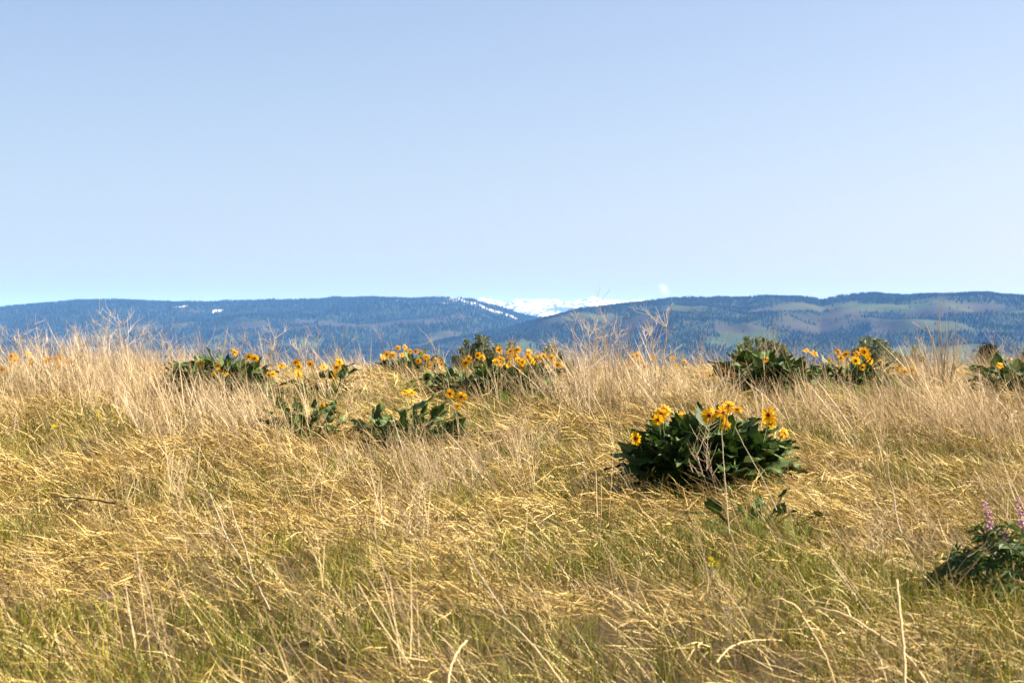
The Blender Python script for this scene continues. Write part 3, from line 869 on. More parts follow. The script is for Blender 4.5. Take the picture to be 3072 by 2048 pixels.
def violet(label, px, py, mat, seed, dark=False):
    rg = random.Random(seed)
    b = hit(px, py + 70)
    root = thing('violet_wildflower' if not dark else 'dark_flower_bud', label, 'flower', b)
    p = at(px, py, b.y) - b
    s = MB(); s.tube([(0, 0, -.02), (p.x * .6, p.y, p.z * .6), p], [.0028, .0025, .002], 4, .1)
    link('stem', s.build('stem', M_TWIG if not dark else M_STEM), root)
    f = MB()
    if dark:
        for j in range(5):
            a0 = 2 * math.pi * j / 5; a1 = 2 * math.pi * (j + 1) / 5; r = .0085
            for z0, r0, z1, r1 in ((-.012, .3, -.004, 1), (-.004, 1, .006, .8), (.006, .8, .014, .1)):
                f.poly([p + Vector((math.cos(a0) * r * r0, math.sin(a0) * r * r0, z0)), p + Vector((math.cos(a1) * r * r0, math.sin(a1) * r * r0, z0)),
                        p + Vector((math.cos(a1) * r * r1, math.sin(a1) * r * r1, z1)), p + Vector((math.cos(a0) * r * r1, math.sin(a0) * r * r1, z1))], rg.random())
        link('bud', f.build('bud', mat), root)
    else:
        for j, (dx, dz) in enumerate(((-.022, -.012), (-.010, -.018), (.02, .002), (.028, -.004), (.004, .006), (-.018, .012))):
            e = Vector((dx, -.006, dz)); s_ = e.cross(Vector((0, 1, 0))).normalized() * .0055
            f = MB(); f.poly([p, p + e * .6 - s_, p + e, p + e * .6 + s_], rg.random())
            link('petal', f.build('petal', mat), root)
violet('small violet wildflower on a dark stem in the foreground grass', 318, 1785, M_VIOLET, 300)
violet('dark purple flower bud standing in the foreground grass', 787, 1948, M_DARKBUD, 301, True)

# ------------------------------------------------------------------ dead weeds and single stalks
def grow(mb, rg, p, d, L, r, depth, shade, curl=.18, spread=.75, nb=(2, 4), tipdir=None):
    n = 5; pts = [p.copy()]; q = p.copy(); dd = d.copy()
    for i in range(n):
        dd = (dd + Vector((rg.gauss(0, curl), rg.gauss(0, curl), rg.gauss(.03, curl * .6)))).normalized()
        q = q + dd * (L / n); pts.append(q.copy())
    mb.tube(pts, [r * (1 - .55 * i / n) for i in range(n + 1)], 4 if depth > 0 else 3, shade)
    if depth <= 0: return
    for k in range(rg.randint(*nb)):
        t = rg.uniform(.35, 1.0); i = min(n, max(1, int(t * n)))
        base = pts[i]; ax = (pts[i] - pts[i - 1]).normalized()
        side = Vector((rg.gauss(0, 1), rg.gauss(0, .7), rg.gauss(.15, .5))); side = (side - ax * side.dot(ax)).normalized()
        nd = (ax * (1 - spread * .5) + side * spread * rg.uniform(.5, 1.0)).normalized()
        grow(mb, rg, base, nd, L * rg.uniform(.35, .6), r * .6, depth - 1, min(1, max(0, shade + rg.uniform(-.15, .15))), curl, spread, nb)

def dead_weed(label, base, stems, seed, mat, group=None, depth=2, rad=.0042, curl=.12, spread=.7, nb=(2, 4), name='dead_weed', Y=None):
    """stems: pixel positions of the tips; every main stem is a part."""
    rg = random.Random(seed)
    b = hit(*base) if Y is None else at(base[0], base[1], Y)
    if Y is not None: b.z = gz(b.x, b.y)
    root = thing(name, label, 'dead weed', b, group)
    for (tx, ty) in stems:
        D = b.y + rg.uniform(-.15, .15)
        tip = at(tx, ty, D) - b
        st = Vector((rg.uniform(-.05, .05) + tip.x * .15, rg.uniform(-.05, .05), -.03))
        mb = MB(); v = tip - st; L = v.length; n = 6; sh = rg.uniform(.3, .9)
        bow = Vector((rg.uniform(-.06, .06), rg.uniform(-.06, .06), 0)) * L + Vector((0, 0, .05 * L))
        pts = [st + v * (i / n) + bow * math.sin(math.pi * i / n) + Vector((rg.gauss(0, .008), rg.gauss(0, .008), 0)) * (0 < i < n) for i in range(n + 1)]
        mb.tube(pts, [rad * (1.1 - .65 * i / n) for i in range(n + 1)], 5, sh)
        for k in range(rg.randint(*nb) if depth > 0 else 0):
            i = rg.randint(2, n - 1); ax = (pts[i + 1] - pts[i - 1]).normalized()
            side = Vector((rg.gauss(0, 1), rg.gauss(0, .6), rg.gauss(.2, .4))); side = (side - ax * side.dot(ax)).normalized()
            grow(mb, rg, pts[i], (ax * .65 + side * spread).normalized(), L * rg.uniform(.18, .38), rad * .6, depth - 1, sh, curl, spread, nb)
        link('stem', mb.build('stem', mat), root)
    return root

dead_weed('tall bare dead weed with tangled pale branches above the flowers, nearest the central bank', (1770, 1275), [(1740, 955), (1762, 968), (1790, 980), (1713, 985), (1690, 1055), (1722, 1030)], 401, M_STALK, 'bare dead weeds on the crest', 3, .0044)
dead_weed('tallest bare dead weed, its thin pale tips reaching the dark upper hillside', (1830, 1250), [(1815, 925), (1850, 935), (1866, 950), (1838, 965), (1802, 985)], 402, M_STALK, 'bare dead weeds on the crest', 3, .0042)
dead_weed('bare dead weed with a wide fan of beige twigs, above the half hidden flowers', (1960, 1240), [(1990, 935), (1940, 962), (1975, 985), (2000, 1000), (1925, 985), (2030, 1040)], 403, M_STALK, 'bare dead weeds on the crest', 3, .0042)
dead_weed('arched dead branch rising out of the olive sagebrush', (2300, 1180), [(2322, 950), (2290, 985), (2345, 1015)], 404, M_STALK, None, 2, .0060)
dead_weed('upright clump of pale cut dry stalks standing alone against the hills', (2825, 1200), [(2775, 963), (2824, 905), (2845, 958), (2812, 960), (2858, 992), (2878, 1012), (2752, 985), (2803, 980), (2838, 975), (2868, 967), (2790, 1000), (2885, 1030), (2762, 1010), (2740, 1040)], 405, M_STALK, None, 1, .0075, .06, .5, (0, 1), 'dry_stalk_clump')
LT = [('dry weed with the tallest pale tips of the thicket at left', (360, 1215), [(370, 955), (352, 942), (330, 985), (382, 960), (305, 945), (345, 1000)]),
      ('dry weed with long thin stems beside the tallest of the thicket', (280, 1210), [(258, 962), (218, 975), (290, 1010), (240, 1015), (275, 1000)]),
      ('sparse dry weed with slanted tips over the leftmost yellow flowers', (130, 1200), [(55, 985), (108, 980), (125, 985), (152, 990), (95, 1010), (40, 1010)]),
      ('bushy dry weed with drooping curled branches at the end of the thicket', (450, 1215), [(410, 975), (520, 1010), (485, 1015), (430, 1010), (555, 1030)]),
      ('curly topped dry weed rising behind the dark leafy balsamroot', (790, 1190), [(835, 985), (812, 1000), (775, 995), (850, 1010), (795, 1015), (825, 1020)]),
      ('thin dry weed with bent side twigs between the flower groups', (930, 1190), [(955, 1000), (915, 1010), (885, 1005), (900, 1030)]),
      ('slender forked dry weed leaning over the dark leafy balsamroot', (640, 1190), [(680, 1000), (660, 1020), (610, 1030), (735, 995)])]
for k, (lb, bs, st) in enumerate(LT):
    dead_weed(lb, bs, st, 410 + k, M_STALK, 'dry weeds on the crest at left', 2, .0042, .16, .85, (3, 5))
dead_weed('forked dry stem between the two flower groups at the crest centre', (1310, 1180), [(1290, 1000), (1317, 1035), (1345, 1052)], 420, M_STALK, None, 1, .0048)

def stalk(label, pts, r, mat, name='dry_stalk', D=None, taper=.5, side=None, lift=0.0):
    """A single fallen or standing stalk through photograph points (px, py, distance)."""
    pts = [(a, b_, c * (.9 if c < 8 else 1)) for a, b_, c in pts]
    side = [[(a, b_, c * (.9 if c < 8 else 1)) for a, b_, c in br] for br in (side or [])]
    P = [at(*q) for q in pts]
    root_p = min(P, key=lambda v: v.z - gz(v.x, v.y)).copy()
    root = thing(name, label, 'dry stalk', root_p, 'single dry stalks in the foreground')
    def path(Q):
        Q = [Q[0]] + Q + [Q[-1]]; out = []
        for i in range(1, len(Q) - 2):
            for s in range(5):
                t = s / 5; a, b, c, d = Q[i-1], Q[i], Q[i+1], Q[i+2]
                out.append(.5 * ((2*b) + (c-a)*t + (2*a-5*b+4*c-d)*t*t + (3*b-a-3*c+d)*t**3))
        out.append(Q[-2])
        return [p - root_p + Vector((math.sin(i * 2.3 + r * 9e4), 0, math.cos(i * 1.7 + r * 5e4))) * r * .28 * (0 < i < len(out) - 1) for i, p in enumerate(out)]
    mb = MB(); pp = path(P); n = len(pp)
    mb.tube(pp, [.8 * r * (1 - taper * i / n) for i in range(n)], 6, .6)
    st = link('stem', mb.build('stem', mat, True), root)
    for br in (side or []):
        pb = path([at(*q) for q in br]); m = len(pb)
        mb = MB(); mb.tube(pb, [r * .7 * (1 - .55 * i / m) for i in range(m)], 5, .5)
        link('branch', mb.build('branch', mat, True), st)
    return root
stalk('thick pale curved stalk with forked branches arching across the lower right grass', [(2800, 2080, 6.9), (2720, 1965, 6.95), (2620, 1895, 7.05), (2550, 1850, 7.1), (2470, 1825, 7.15), (2425, 1825, 7.2), (2405, 1845, 7.22)], .0062, M_STALK_GOLD, taper=.25,
      side=[[(2405, 1845, 7.22), (2390, 1820, 7.2), (2340, 1796, 7.2), (2300, 1810, 7.2), (2250, 1845, 7.2)], [(2405, 1845, 7.22), (2440, 1900, 7.1), (2480, 1975, 6.95), (2510, 2060, 6.8)], [(2550, 1850, 7.1), (2530, 1810, 7.15), (2460, 1790, 7.25)]])
stalk('short arched pale stalk below the forked fallen one', [(2150, 1985, 7.0), (2185, 1945, 7.05), (2230, 1925, 7.1), (2290, 1918, 7.15), (2345, 1919, 7.2)], .0042, M_STALK_GOLD)
stalk('straight upright stalk pale at its broken top, dark below, at lower right', [(2715, 2070, 6.6), (2712, 1960, 6.65), (2700, 1840, 6.7), (2690, 1738, 6.75)], .0060, M_STALK_GOLD, taper=.2)
stalk('long slanting pale stalk crossing the lower centre grass', [(1695, 2060, 6.7), (1640, 1985, 6.8), (1580, 1915, 6.95), (1520, 1860, 7.1), (1450, 1825, 7.25), (1380, 1812, 7.4), (1300, 1811, 7.5)], .0045, M_STALK_GOLD)
stalk('short stout pale stalk leaning at the bottom edge centre', [(1343, 2060, 6.6), (1352, 2000, 6.65), (1375, 1950, 6.7), (1400, 1920, 6.75)], .005, M_STALK_GOLD, taper=.3)
stalk('forked pale stalk leaning among the grass left of centre', [(810, 1830, 7.9), (770, 1750, 8.1), (720, 1670, 8.4), (680, 1610, 8.6), (655, 1545, 8.7), (628, 1478, 8.8)], .0050, M_STALK, taper=.4,
      side=[[(690, 1622, 8.55), (660, 1600, 8.6), (635, 1580, 8.65), (615, 1560, 8.7)]])
stalk('thin stalk rising beside the forked leaning one left of centre', [(755, 1720, 8.1), (735, 1640, 8.2), (705, 1560, 8.35), (685, 1480, 8.5)], .0036, M_STALK)
stalk('slanting stalk in the lower centre, dark at its foot', [(1240, 2005, 6.9), (1190, 1935, 7.0), (1130, 1850, 7.2), (1080, 1760, 7.4), (1060, 1740, 7.45)], .0036, M_STALK_GOLD)
stalk('upright thin stalk beside the slanting one in lower centre', [(1229, 1975, 6.9), (1234, 1880, 6.95), (1233, 1780, 7.0), (1231, 1670, 7.0)], .0034, M_STALK_GOLD)
stalk('long stalk slanting from the grass under the bright mid meadow', [(1520, 1845, 7.6), (1470, 1770, 7.8), (1420, 1690, 8.0), (1390, 1610, 8.2)], .0038, M_STALK)
stalk('tall pale stalk with a knobbed joint at right above the lower grass', [(2705, 1600, 8.4), (2692, 1560, 8.45), (2680, 1480, 8.5), (2665, 1420, 8.5), (2660, 1340, 8.5)], .0042, M_STALK)
stalk('slanting stalk standing in front of the big balsamroot leaves', [(2188, 1600, 9.5), (2180, 1500, 9.6), (2172, 1400, 9.7), (2165, 1290, 9.8)], .0034, M_STALK)
stalk('long thin stalk crossing the big balsamroot from its top to the lower right', [(2330, 1530, 9.8), (2290, 1440, 9.9), (2240, 1350, 10.0), (2205, 1280, 10.1)], .0032, M_STALK)
stalk('pale upright stalk in front of the sprawling balsamroot', [(1222, 1400, 13.2), (1205, 1340, 13.3), (1190, 1290, 13.4), (1178, 1250, 13.4)], .0066, M_STALK)
stalk('tall pale stalk leaning at the right end of the dead weeds', [(2870, 1195, 18.5), (2862, 1130, 18.6), (2855, 1070, 18.7)], .006, M_STALK)
stalk('dark fallen twig lying on the matted grass at left', [(345, 1510, 9.7), (290, 1500, 9.75), (240, 1494, 9.8), (190, 1490, 9.8), (152, 1488, 9.8)], .0065, M_TWIG, 'fallen_twig', side=[[(240, 1494, 9.8), (215, 1502, 9.8), (190, 1508, 9.75)]])

# dark soil clod at the left edge, cast up by a burrowing animal
def clod(label, px, py, w, h, seed):
    rg = random.Random(seed); b = hit(px, py)
    root = thing('soil_clod', label, 'soil mound', b)
    for k in range(26):
        q = rg.random(); a = rg.uniform(0, 6.28); r = w * .5 * math.sqrt(q)
        s = w * rg.uniform(.10, .22)
        c = Vector((math.cos(a) * r, math.sin(a) * r * .8, h * (1 - q) * rg.uniform(.5, 1)))
        V, F = [], []
        for i, z in enumerate((-.8, -.2, .45, .8)):
            rr = math.sqrt(max(.05, 1 - z * z))
            for j in range(6):
                t = 2 * math.pi * j / 6 + .5 * i
                V.append(c + Vector((math.cos(t) * rr, math.sin(t) * rr, z)) * s * rg.uniform(.7, 1.15))
        for i in range(3):
            for j in range(6):
                A = i * 6 + j; B = i * 6 + (j + 1) % 6
                F.append((A, B, B + 6, A + 6))
        F.append(tuple(range(18, 24)))
        link('lump', mesh('lump', V, F, M_BARK, {'shade': [rg.random()] * len(V)}), root)
clod('dark brown soil clod in the grass at the left picture edge', 12, 1318, .20, .09, 500)

# ------------------------------------------------------------------ grass (uncountable: stuff)
def tuft(seed, n, Lr, wr, lean, leanvar, droop, rad, mat, name, up=0.0, seedhead=False, segs=3, azvar=.6, z0=(0, 0)):
    rg = np.random.default_rng(seed)
    V, F, A = [], [], []
    for k in range(n):
        L = rg.uniform(*Lr); w = rg.uniform(*wr)
        a = rg.uniform(0, 6.28); rr = rad * math.sqrt(rg.random())
        p = np.array([math.cos(a) * rr, math.sin(a) * rr, rg.uniform(*z0) if z0[1] else -.01])
        th = lean + rg.normal(0, leanvar)                 # angle off the vertical
        az = math.pi + rg.normal(0, azvar)                # mostly towards -X
        hx = np.array([math.cos(az), math.sin(az), 0])
        sd = np.array([-math.sin(az), math.cos(az), 0]) 
        ph = rg.uniform(0, 3.14)
        sh = rg.random(); n0 = len(V)
        dth = droop * rg.uniform(.3, 1.3) / segs
        q = p.copy()
        for i in range(segs):
            wd = w * (1 - .25 * i / segs)
            dirv = hx * math.sin(th) + np.array([0, 0, math.cos(th)])
            nr = np.cross(dirv, sd)
            s_ = sd * math.cos(ph) + nr * math.sin(ph)
            V += [q - s_ * wd * .5, q + s_ * wd * .5]; A += [sh, sh]
            q = q + dirv * (L / segs); th += dth + rg.normal(0, .08)
        V.append(q); A.append(sh)
        for i in range(segs - 1):
            b = n0 + 2 * i; F.append((b, b + 1, b + 3, b + 2))
        b = n0 + 2 * (segs - 1); F.append((b, b + 1, b + 2))
        if seedhead:
            dirv = hx * math.sin(th) + np.array([0, 0, math.cos(th)])
            hl = rg.uniform(.025, .05); hw = rg.uniform(.005, .009)
            for ang in (ph, ph + 1.57):
                nr = np.cross(dirv, sd); s_ = sd * math.cos(ang) + nr * math.sin(ang)
                b = len(V)
                V += [q, q + dirv * hl * .4 - s_ * hw * .5, q + dirv * hl, q + dirv * hl * .4 + s_ * hw * .5]; A += [sh] * 4
                F.append((b, b + 1, b + 2, b + 3))
    return mesh(name, V, F, mat, {'shade': A})

def field(n, y0, y1, pw=1.0, margin=2.2):
    """Random ground points in front of the camera; pw > 1 crowds them towards it."""
    Y = y0 + (y1 - y0) * RNG.random(n * 2) ** pw
    X = RNG.uniform(-1, 1, n * 2) * (.30 * y1 + margin)
    k = np.abs(X) < .30 * Y + margin
    X, Y = X[k][:n], Y[k][:n]
    return X, Y

def away(X, Y, f=1.0):
    m = np.ones(len(X), bool)
    for (x, y, r) in PLANT_SPOTS:
        m &= ((X - x) ** 2 + ((Y - y + .35 * r) * .75) ** 2) > (r * f) ** 2
    return m

def blobs(X, Y, spots):
    """Sum of soft spots on the ground given by photograph pixel, half-widths in m."""
    v = np.zeros(len(X))
    for (px, py, rx, ry) in spots:
        c = hit(px, py)
        v = np.maximum(v, np.exp(-(((X - c.x) / rx) ** 2 + ((Y - c.y) / ry) ** 2)))
    return v
GREEN_SPOTS = [(90, 1370, .5, .9), (290, 1530, .7, .35), (620, 1530, .6, .35), (60, 1640, .35, .35), (1050, 1760, .35, .4), (620, 1930, .6, .35), (60, 1960, .4, .35), (1500, 1760, .4, .35),
               (2120, 1650, .35, .4), (2640, 1510, .6, .5), (2780, 1880, .35, .4), (1300, 1960, .3, .3), (2700, 1330, 1.0, .8), (2350, 1660, .4, .4), (850, 1450, .6, .3), (1250, 1420, .9, .4), (2480, 1215, .6, .7),
               (1700, 1960, .4, .3), (1560, 1480, .5, .25), (2300, 1960, .5, .3), (800, 1290, .5, .6), (1480, 1230, .7, .8), (2480, 1500, .5, .4)]
STRAW_SPOTS = [(420, 1430, .8, .4), (550, 1600, 1.0, .5), (1150, 1640, .7, .4), (1600, 1560, .7, .3), (880, 1860, .5, .25), (2000, 1560, .6, .3), (250, 1760, .8, .4), (1900, 1900, .5, .4)]
TALL_SPOTS = [(330, 1180, 1.0, 1.6), (150, 1180, .4, .5), (700, 1310, .9, 1.0), (560, 1330, .5, 1.0), (1800, 1230, .7, 1.2), (1960, 1230, .5, 1.0), (2380, 1300, .5, .4), (2600, 1320, .6, .8), (2950, 1330, .8, 1.2), (450, 1230, .7, .9), (1400, 1500, .4, .5), (2800, 1190, .5, .7), (2130, 1250, .4, .5)]
def greenness(X, Y):
    g = .55 * fbm(X * .9 + 4, Y * .6, 71, 4) + .45 * fbm(X * 2.6, Y * 1.8, 73, 3)
    return sstep(.49, .64, g + .24 * blobs(X, Y, GREEN_SPOTS) - .16 * blobs(X, Y, STRAW_SPOTS) + .085)
def flow(X, Y):
    return (fbm(X * .45, Y * .45, 91, 2) - .5) * 4.0

def place(name, label, cat, srcs, X, Y, yaw, scl, tint, tilt=.12, zoff=0.0):
    n = len(X)
    P = np.stack([X, Y, ground(X, Y) + zoff], -1)
    rot = np.stack([RNG.normal(0, tilt, n), RNG.normal(0, tilt, n), yaw], -1)
    scl = np.asarray(scl)
    if scl.ndim == 1: scl = np.stack([scl] * 3, -1)
    return scatter(name, label, cat, srcs, P, rot, scl, RNG.integers(0, len(srcs), n), np.clip(tint, 0, 1))

SEEDS = [tuft(660 + k, 5, (.13, .26), (.0016, .0024), .22, .20, .25, .10, M_SEED, 'seed', seedhead=True, azvar=1.5) for k in range(6)]
TALLS = [tuft(680 + k, 7, (.34, .66), (.0036, .0062), .42, .20, .25, .10, M_DRY, 'tall', segs=4, azvar=.6) for k in range(8)]
def wispy(seed):
    rg = random.Random(seed); mb = MB()
    for s in range(3):
        L = rg.uniform(.32, .58)
        d = Vector((rg.gauss(-.38, .22), rg.gauss(0, .25), 1)).normalized()
        p = Vector((rg.uniform(-.06, .06), rg.uniform(-.06, .06), -.02))
        grow(mb, rg, p, d, L, .0028, 2, rg.random(), .09, .7, (2, 4))
    return mb.build('wispy', M_DRY)
WISPS = [wispy(700 + k) for k in range(8)]
def ferny(seed):
    rg = random.Random(seed); mb = MB()
    for s in range(9):
        a = rg.uniform(0, 6.28); d = Vector((math.cos(a) * .5, math.sin(a) * .5, 1)).normalized(); L = rg.uniform(.10, .22)
        side = d.cross(Vector((0, 0, 1))).normalized()
        for j in range(10):
            p = d * L * (j + 2) / 12
            for sg in (-1, 1):
                e = (side * sg + d * .6 + Vector((0, 0, rg.uniform(-.2, .3)))).normalized() * L * .28 * (1 - .06 * j)
                w = d * .004
                mb.poly([p - w, p + w, p + e], rg.random())
    return mb.build('ferny', M_FERN)
FERNS = [ferny(720 + k) for k in range(4)]

def blades(name, label, X, Y, Z, L, w, th, az, droop, shade, mat):
    """Real ribbon blades, three triangles each, as one mesh."""
    n = len(X)
    p = np.stack([X, Y, Z], -1)
    hx = np.stack([np.cos(az), np.sin(az), np.zeros(n)], -1); up = np.array([0, 0, 1.0])
    sd = np.stack([-np.sin(az), np.cos(az), np.zeros(n)], -1)
    def dv(t): return hx * np.sin(t)[:, None] + up * np.cos(t)[:, None]
    d0 = dv(th); d1 = dv(th + droop)
    ph = RNG.uniform(0, np.pi, n)[:, None]
    s0 = sd * np.cos(ph) + np.cross(d0, sd) * np.sin(ph)
    m = p + d0 * (L * .5)[:, None]; e = m + d1 * (L * .5)[:, None]
    hw = (w * .5)[:, None]
    V = np.stack([p - s0 * hw, p + s0 * hw, m - s0 * hw * .85, m + s0 * hw * .85, e], 1).reshape(-1, 3)
    o5 = (np.arange(n) * 5)[:, None]
    Lp = (o5 + np.array([0, 1, 3, 2, 2, 3, 4])).ravel()
    me = bpy.data.meshes.new(name)
    me.vertices.add(n * 5); me.vertices.foreach_set('co', V.astype(np.float32).ravel())
    me.loops.add(n * 7); me.loops.foreach_set('vertex_index', Lp.astype(np.int32))
    me.polygons.add(n * 2)
    st = (np.arange(n) * 7)[:, None] + np.array([0, 4])
    me.polygons.foreach_set('loop_start', st.ravel().astype(np.int32))
    me.polygons.foreach_set('loop_total', np.tile([4, 3], n).astype(np.int32))
    a = me.attributes.new('shade', 'FLOAT', 'POINT')
    a.data.foreach_set('value', np.repeat(np.clip(shade, 0, 1), 5).astype(np.float32))
    me.materials.append(mat); me.update(calc_edges=True)
    o = link(name, me)
    o['kind'] = 'stuff'; o['label'] = label; o['category'] = 'grass'
    return o

def clumps(nc, per, y0, y1, pw, rad, dens, spread=.5):
    """Tussocks: nc centres, about 'per' blades around each."""
    cx, cy = field(nc, y0, y1, pw)
    k = RNG.random(len(cx)) < dens(cx, cy)
    cx, cy = cx[k], cy[k]
    m = len(cx)
    cnt = RNG.poisson(per, m)
    idx = np.repeat(np.arange(m), cnt); n = len(idx)
    a = RNG.uniform(0, 6.2832, n); r = rad * np.sqrt(RNG.random(n)) * RNG.uniform(.6, 1.3, m)[idx]
    return cx, cy, idx, cx[idx] + np.cos(a) * r, cy[idx] + np.sin(a) * r

# bare low spots between the tussocks
def full(x, y): return sstep(.34, .46, fbm(x * 1.9, y * 1.9, 9, 3)) * sstep(.30, .42, fbm(x * 1.1 + 9, y * 2.3, 127, 3))
# matted straw
cx, cy, idx, X, Y = clumps(23500, 17, 4.6, 25.5, 1.25, .17, lambda x, y: (1 - .66 * greenness(x, y)) * (.12 + .88 * full(x, y)))
k = away(X, Y, .8); X, Y, idx = X[k], Y[k], idx[k]; n = len(X); m = len(cx)
caz = np.pi + flow(cx, cy) * .5 + RNG.normal(0, .75, m) + np.pi * (RNG.random(m) < .12)
csh = .14 + .72 * fbm(cx * .9, cy * .6, 33, 3) + RNG.normal(0, .10, m)
clift = .12 * RNG.random(m) ** 2.2
blades('matted_dry_grass', 'golden straw of flattened dry grass lying over the whole knoll', X, Y,
       ground(X, Y) + RNG.uniform(-.01, .055, n) + clift[idx], RNG.uniform(.09, .30, n) * np.clip(Y / 12, .75, 1), RNG.uniform(.0030, .0062, n) * np.clip(Y / 13, .58, 1.1),
       RNG.normal(1.30, .26, n), caz[idx] + RNG.normal(0, .5, n), RNG.normal(.14, .18, n), csh[idx] * .5 + .55 * RNG.random(n) - .02, M_STRAW)
# standing dry grass
cx, cy, idx, X, Y = clumps(14500, 11, 4.6, 26.5, 1.0, .10, lambda x, y: (.13 + .87 * sstep(11.0, 15.5, y)) * (1 - .45 * greenness(x, y)))
k = away(X, Y, 1.0); X, Y, idx = X[k], Y[k], idx[k]; n = len(X); m = len(cx)
csh = .20 + .65 * fbm(cx * .7, cy * .5, 35, 3) + RNG.normal(0, .12, m)
cl = RNG.normal(.50, .16, m)
hgt = .07 + .10 * sstep(.3, .7, fbm(cx * .6, cy * .6, 44, 3)) + .06 * sstep(15.5, 19, cy)
blades('standing_dry_grass', 'beige dry grass standing and leaning left along the crest', X, Y, ground(X, Y) - .01,
       (hgt[idx] + .02) * RNG.uniform(.6, 1.35, n), RNG.uniform(.0030, .0060, n), cl[idx] + RNG.normal(0, .22, n),
       np.pi + RNG.normal(0, .7, n), RNG.normal(.30, .2, n), csh[idx] * .6 + .4 * RNG.random(n), M_DRYB)
# slanting dry blades all over
cx, cy, idx, X, Y = clumps(10000, 4, 4.6, 24, 1.2, .12, lambda x, y: np.ones(len(x)))
k = away(X, Y, .8); X, Y, idx = X[k], Y[k], idx[k]; n = len(X)
blades('slanting_dry_grass', 'thin pale dry blades slanting left through the meadow', X, Y, ground(X, Y), RNG.uniform(.12, .32, n), RNG.uniform(.0026, .0046, n) * np.clip(Y / 13, .6, 1.1),
       RNG.normal(.88, .26, n), np.pi + RNG.normal(0, .45, n), RNG.normal(.12, .2, n), .45 + .5 * RNG.random(n), M_STRAW)
# green grass
cx, cy, idx, X, Y = clumps(26000, 11, 4.6, 25.0, 1.25, .10, lambda x, y: (.13 + .87 * greenness(x, y)) * (.35 + .65 * full(x, y)))
k = away(X, Y, .4); X, Y, idx = X[k], Y[k], idx[k]; n = len(X); m = len(cx)
csh = .12 + .75 * fbm(cx * 1.2, cy * 1.2, 37, 3) + RNG.normal(0, .12, m)
gg = greenness(cx, cy)
blades('green_grass', 'fresh green grass growing up through the straw in patches', X, Y, ground(X, Y) - .005,
       RNG.uniform(.07, .18, n) * (.75 + .5 * gg[idx]), RNG.uniform(.0028, .0050, n), np.abs(RNG.normal(.15, .3, n)),
       RNG.uniform(0, 6.28, n), RNG.normal(.4, .25, n), csh[idx] * .6 + .4 * RNG.random(n), M_GREEN)
# brown seed spikes
X, Y = field(3600, 4.6, 18.0, 1.3)
keep = away(X, Y, .8); X, Y = X[keep], Y[keep]
place('seed_spike_grass', 'short brownish green grass spikes dotted through the straw', 'grass', SEEDS, X, Y,
      RNG.uniform(0, 6.28, len(X)), RNG.uniform(.7, 1.2, len(X)), RNG.random(len(X)))
# tall leaning stems
X, Y = field(9000, 5.0, 24.5, 1.0)
b = blobs(X, Y, TALL_SPOTS)
keep = away(X, Y, .8) & (RNG.random(len(X)) < .035 + .10 * sstep(15, 18, Y) + .7 * b)
X, Y, b = X[keep], Y[keep], b[keep]
place('tall_dry_stems', 'long thin pale dry stems leaning left above the meadow', 'grass', TALLS, X, Y,
      RNG.normal(0, .45, len(X)), RNG.uniform(.65, 1.15, len(X)) * (.85 + .35 * b), .45 + .35 * b + RNG.normal(0, .15, len(X)))
# wispy branched weeds
X, Y = field(5200, 5.5, 24.0, 1.0)
b = blobs(X, Y, TALL_SPOTS)
keep = away(X, Y, .6) & (RNG.random(len(X)) < .05 + .75 * b)
X, Y, b = X[keep], Y[keep], b[keep]
place('wispy_dry_weeds', 'thicket of fine branched dry weeds with pinkish beige twigs', 'weeds', WISPS, X, Y,
      RNG.normal(0, .6, len(X)), RNG.uniform(.7, 1.15, len(X)), .5 + .25 * b + RNG.normal(0, .15, len(X)))
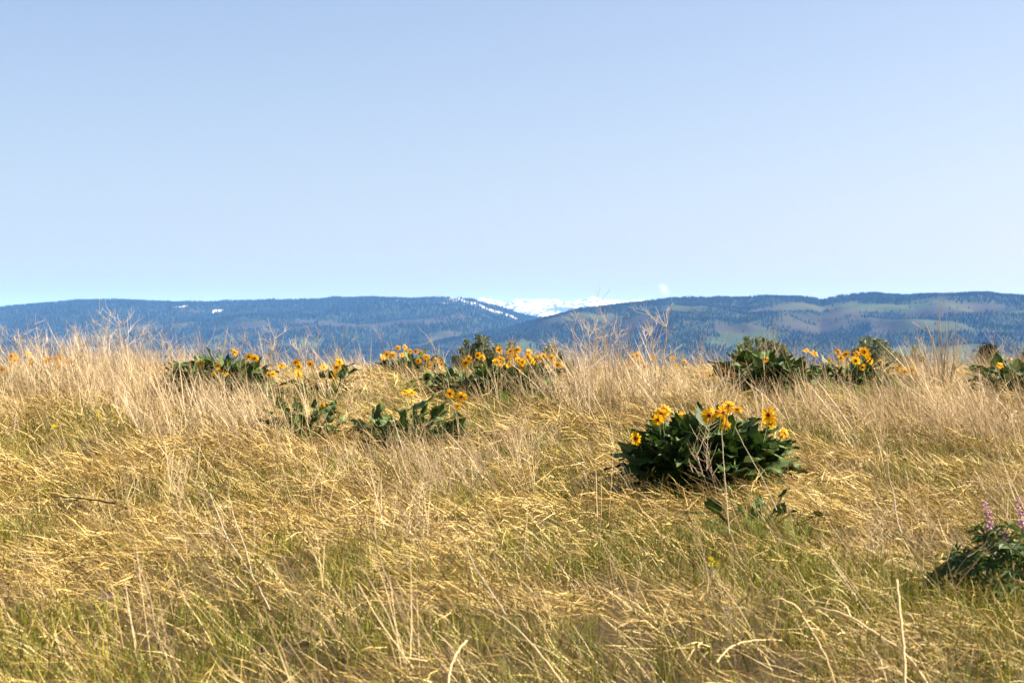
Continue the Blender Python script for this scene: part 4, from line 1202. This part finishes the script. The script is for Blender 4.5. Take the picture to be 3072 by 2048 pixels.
# feathery green herbs between the flower groups
X, Y = field(9000, 8, 22.0, 1.0)
b = blobs(X, Y, [(850, 1210, .45, .5), (1080, 1250, .4, .6), (1500, 1225, .5, .5), (2480, 1200, .45, .5), (2700, 1180, .5, .4), (2350, 1640, .2, .2), (1180, 1210, .3, .4)])
keep = RNG.random(len(X)) < b ** 1.5
X, Y = X[keep], Y[keep]
place('feathery_herbs', 'bright green feathery ground herbs between the balsamroot groups', 'herbs', FERNS, X, Y,
      RNG.uniform(0, 6.28, len(X)), RNG.uniform(.7, 1.2, len(X)), RNG.random(len(X)))

# ------------------------------------------------------------------ a small far cloud above the ridge
def cloud():
    Y = 76000.0
    p = at(1992, 868, Y); w = 62 / FPX * Y; h = 62 / FPX * Y
    m, t, out = nt('cloud')
    tc = t.nodes.new('ShaderNodeTexCoord')
    v = t.nodes.new('ShaderNodeVolumePrincipled')
    v.inputs['Color'].default_value = (1, 1, 1, 1); v.inputs['Anisotropy'].default_value = .2
    n = t.nodes.new('ShaderNodeTexNoise'); n.inputs['Scale'].default_value = 2.2; n.inputs['Detail'].default_value = 5
    t.links.new(tc.outputs['Object'], n.inputs['Vector'])
    gr = t.nodes.new('ShaderNodeTexGradient'); gr.gradient_type = 'SPHERICAL'
    t.links.new(tc.outputs['Object'], gr.inputs['Vector'])
    d = math_n(t, 'MULTIPLY', math_n(t, 'MAXIMUM', math_n(t, 'SUBTRACT', math_n(t, 'ADD', gr.outputs['Fac'], math_n(t, 'MULTIPLY', n.outputs[0], .7)), .62), 0.0), .0010)
    t.links.new(d, v.inputs['Density'])
    t.links.new(v.outputs[0], out.inputs['Volume'])
    V, F = [], []
    for i in range(9):
        ph = math.pi * i / 8
        for j in range(16):
            a = 2 * math.pi * j / 16
            V.append((math.sin(ph) * math.cos(a), math.sin(ph) * math.sin(a), math.cos(ph)))
    for i in range(8):
        for j in range(16):
            F.append((i * 16 + j, (i + 1) * 16 + j, (i + 1) * 16 + (j + 1) % 16, i * 16 + (j + 1) % 16))
    o = link('cloud', mesh('cloud', V, F, m), loc=p)
    o.scale = (w * .36, w * .5, h * .62); o.rotation_euler = (0, R(-38), 0)
    tag(o, 'small faint white cloud just above the wooded ridge', 'cloud')
cloud()
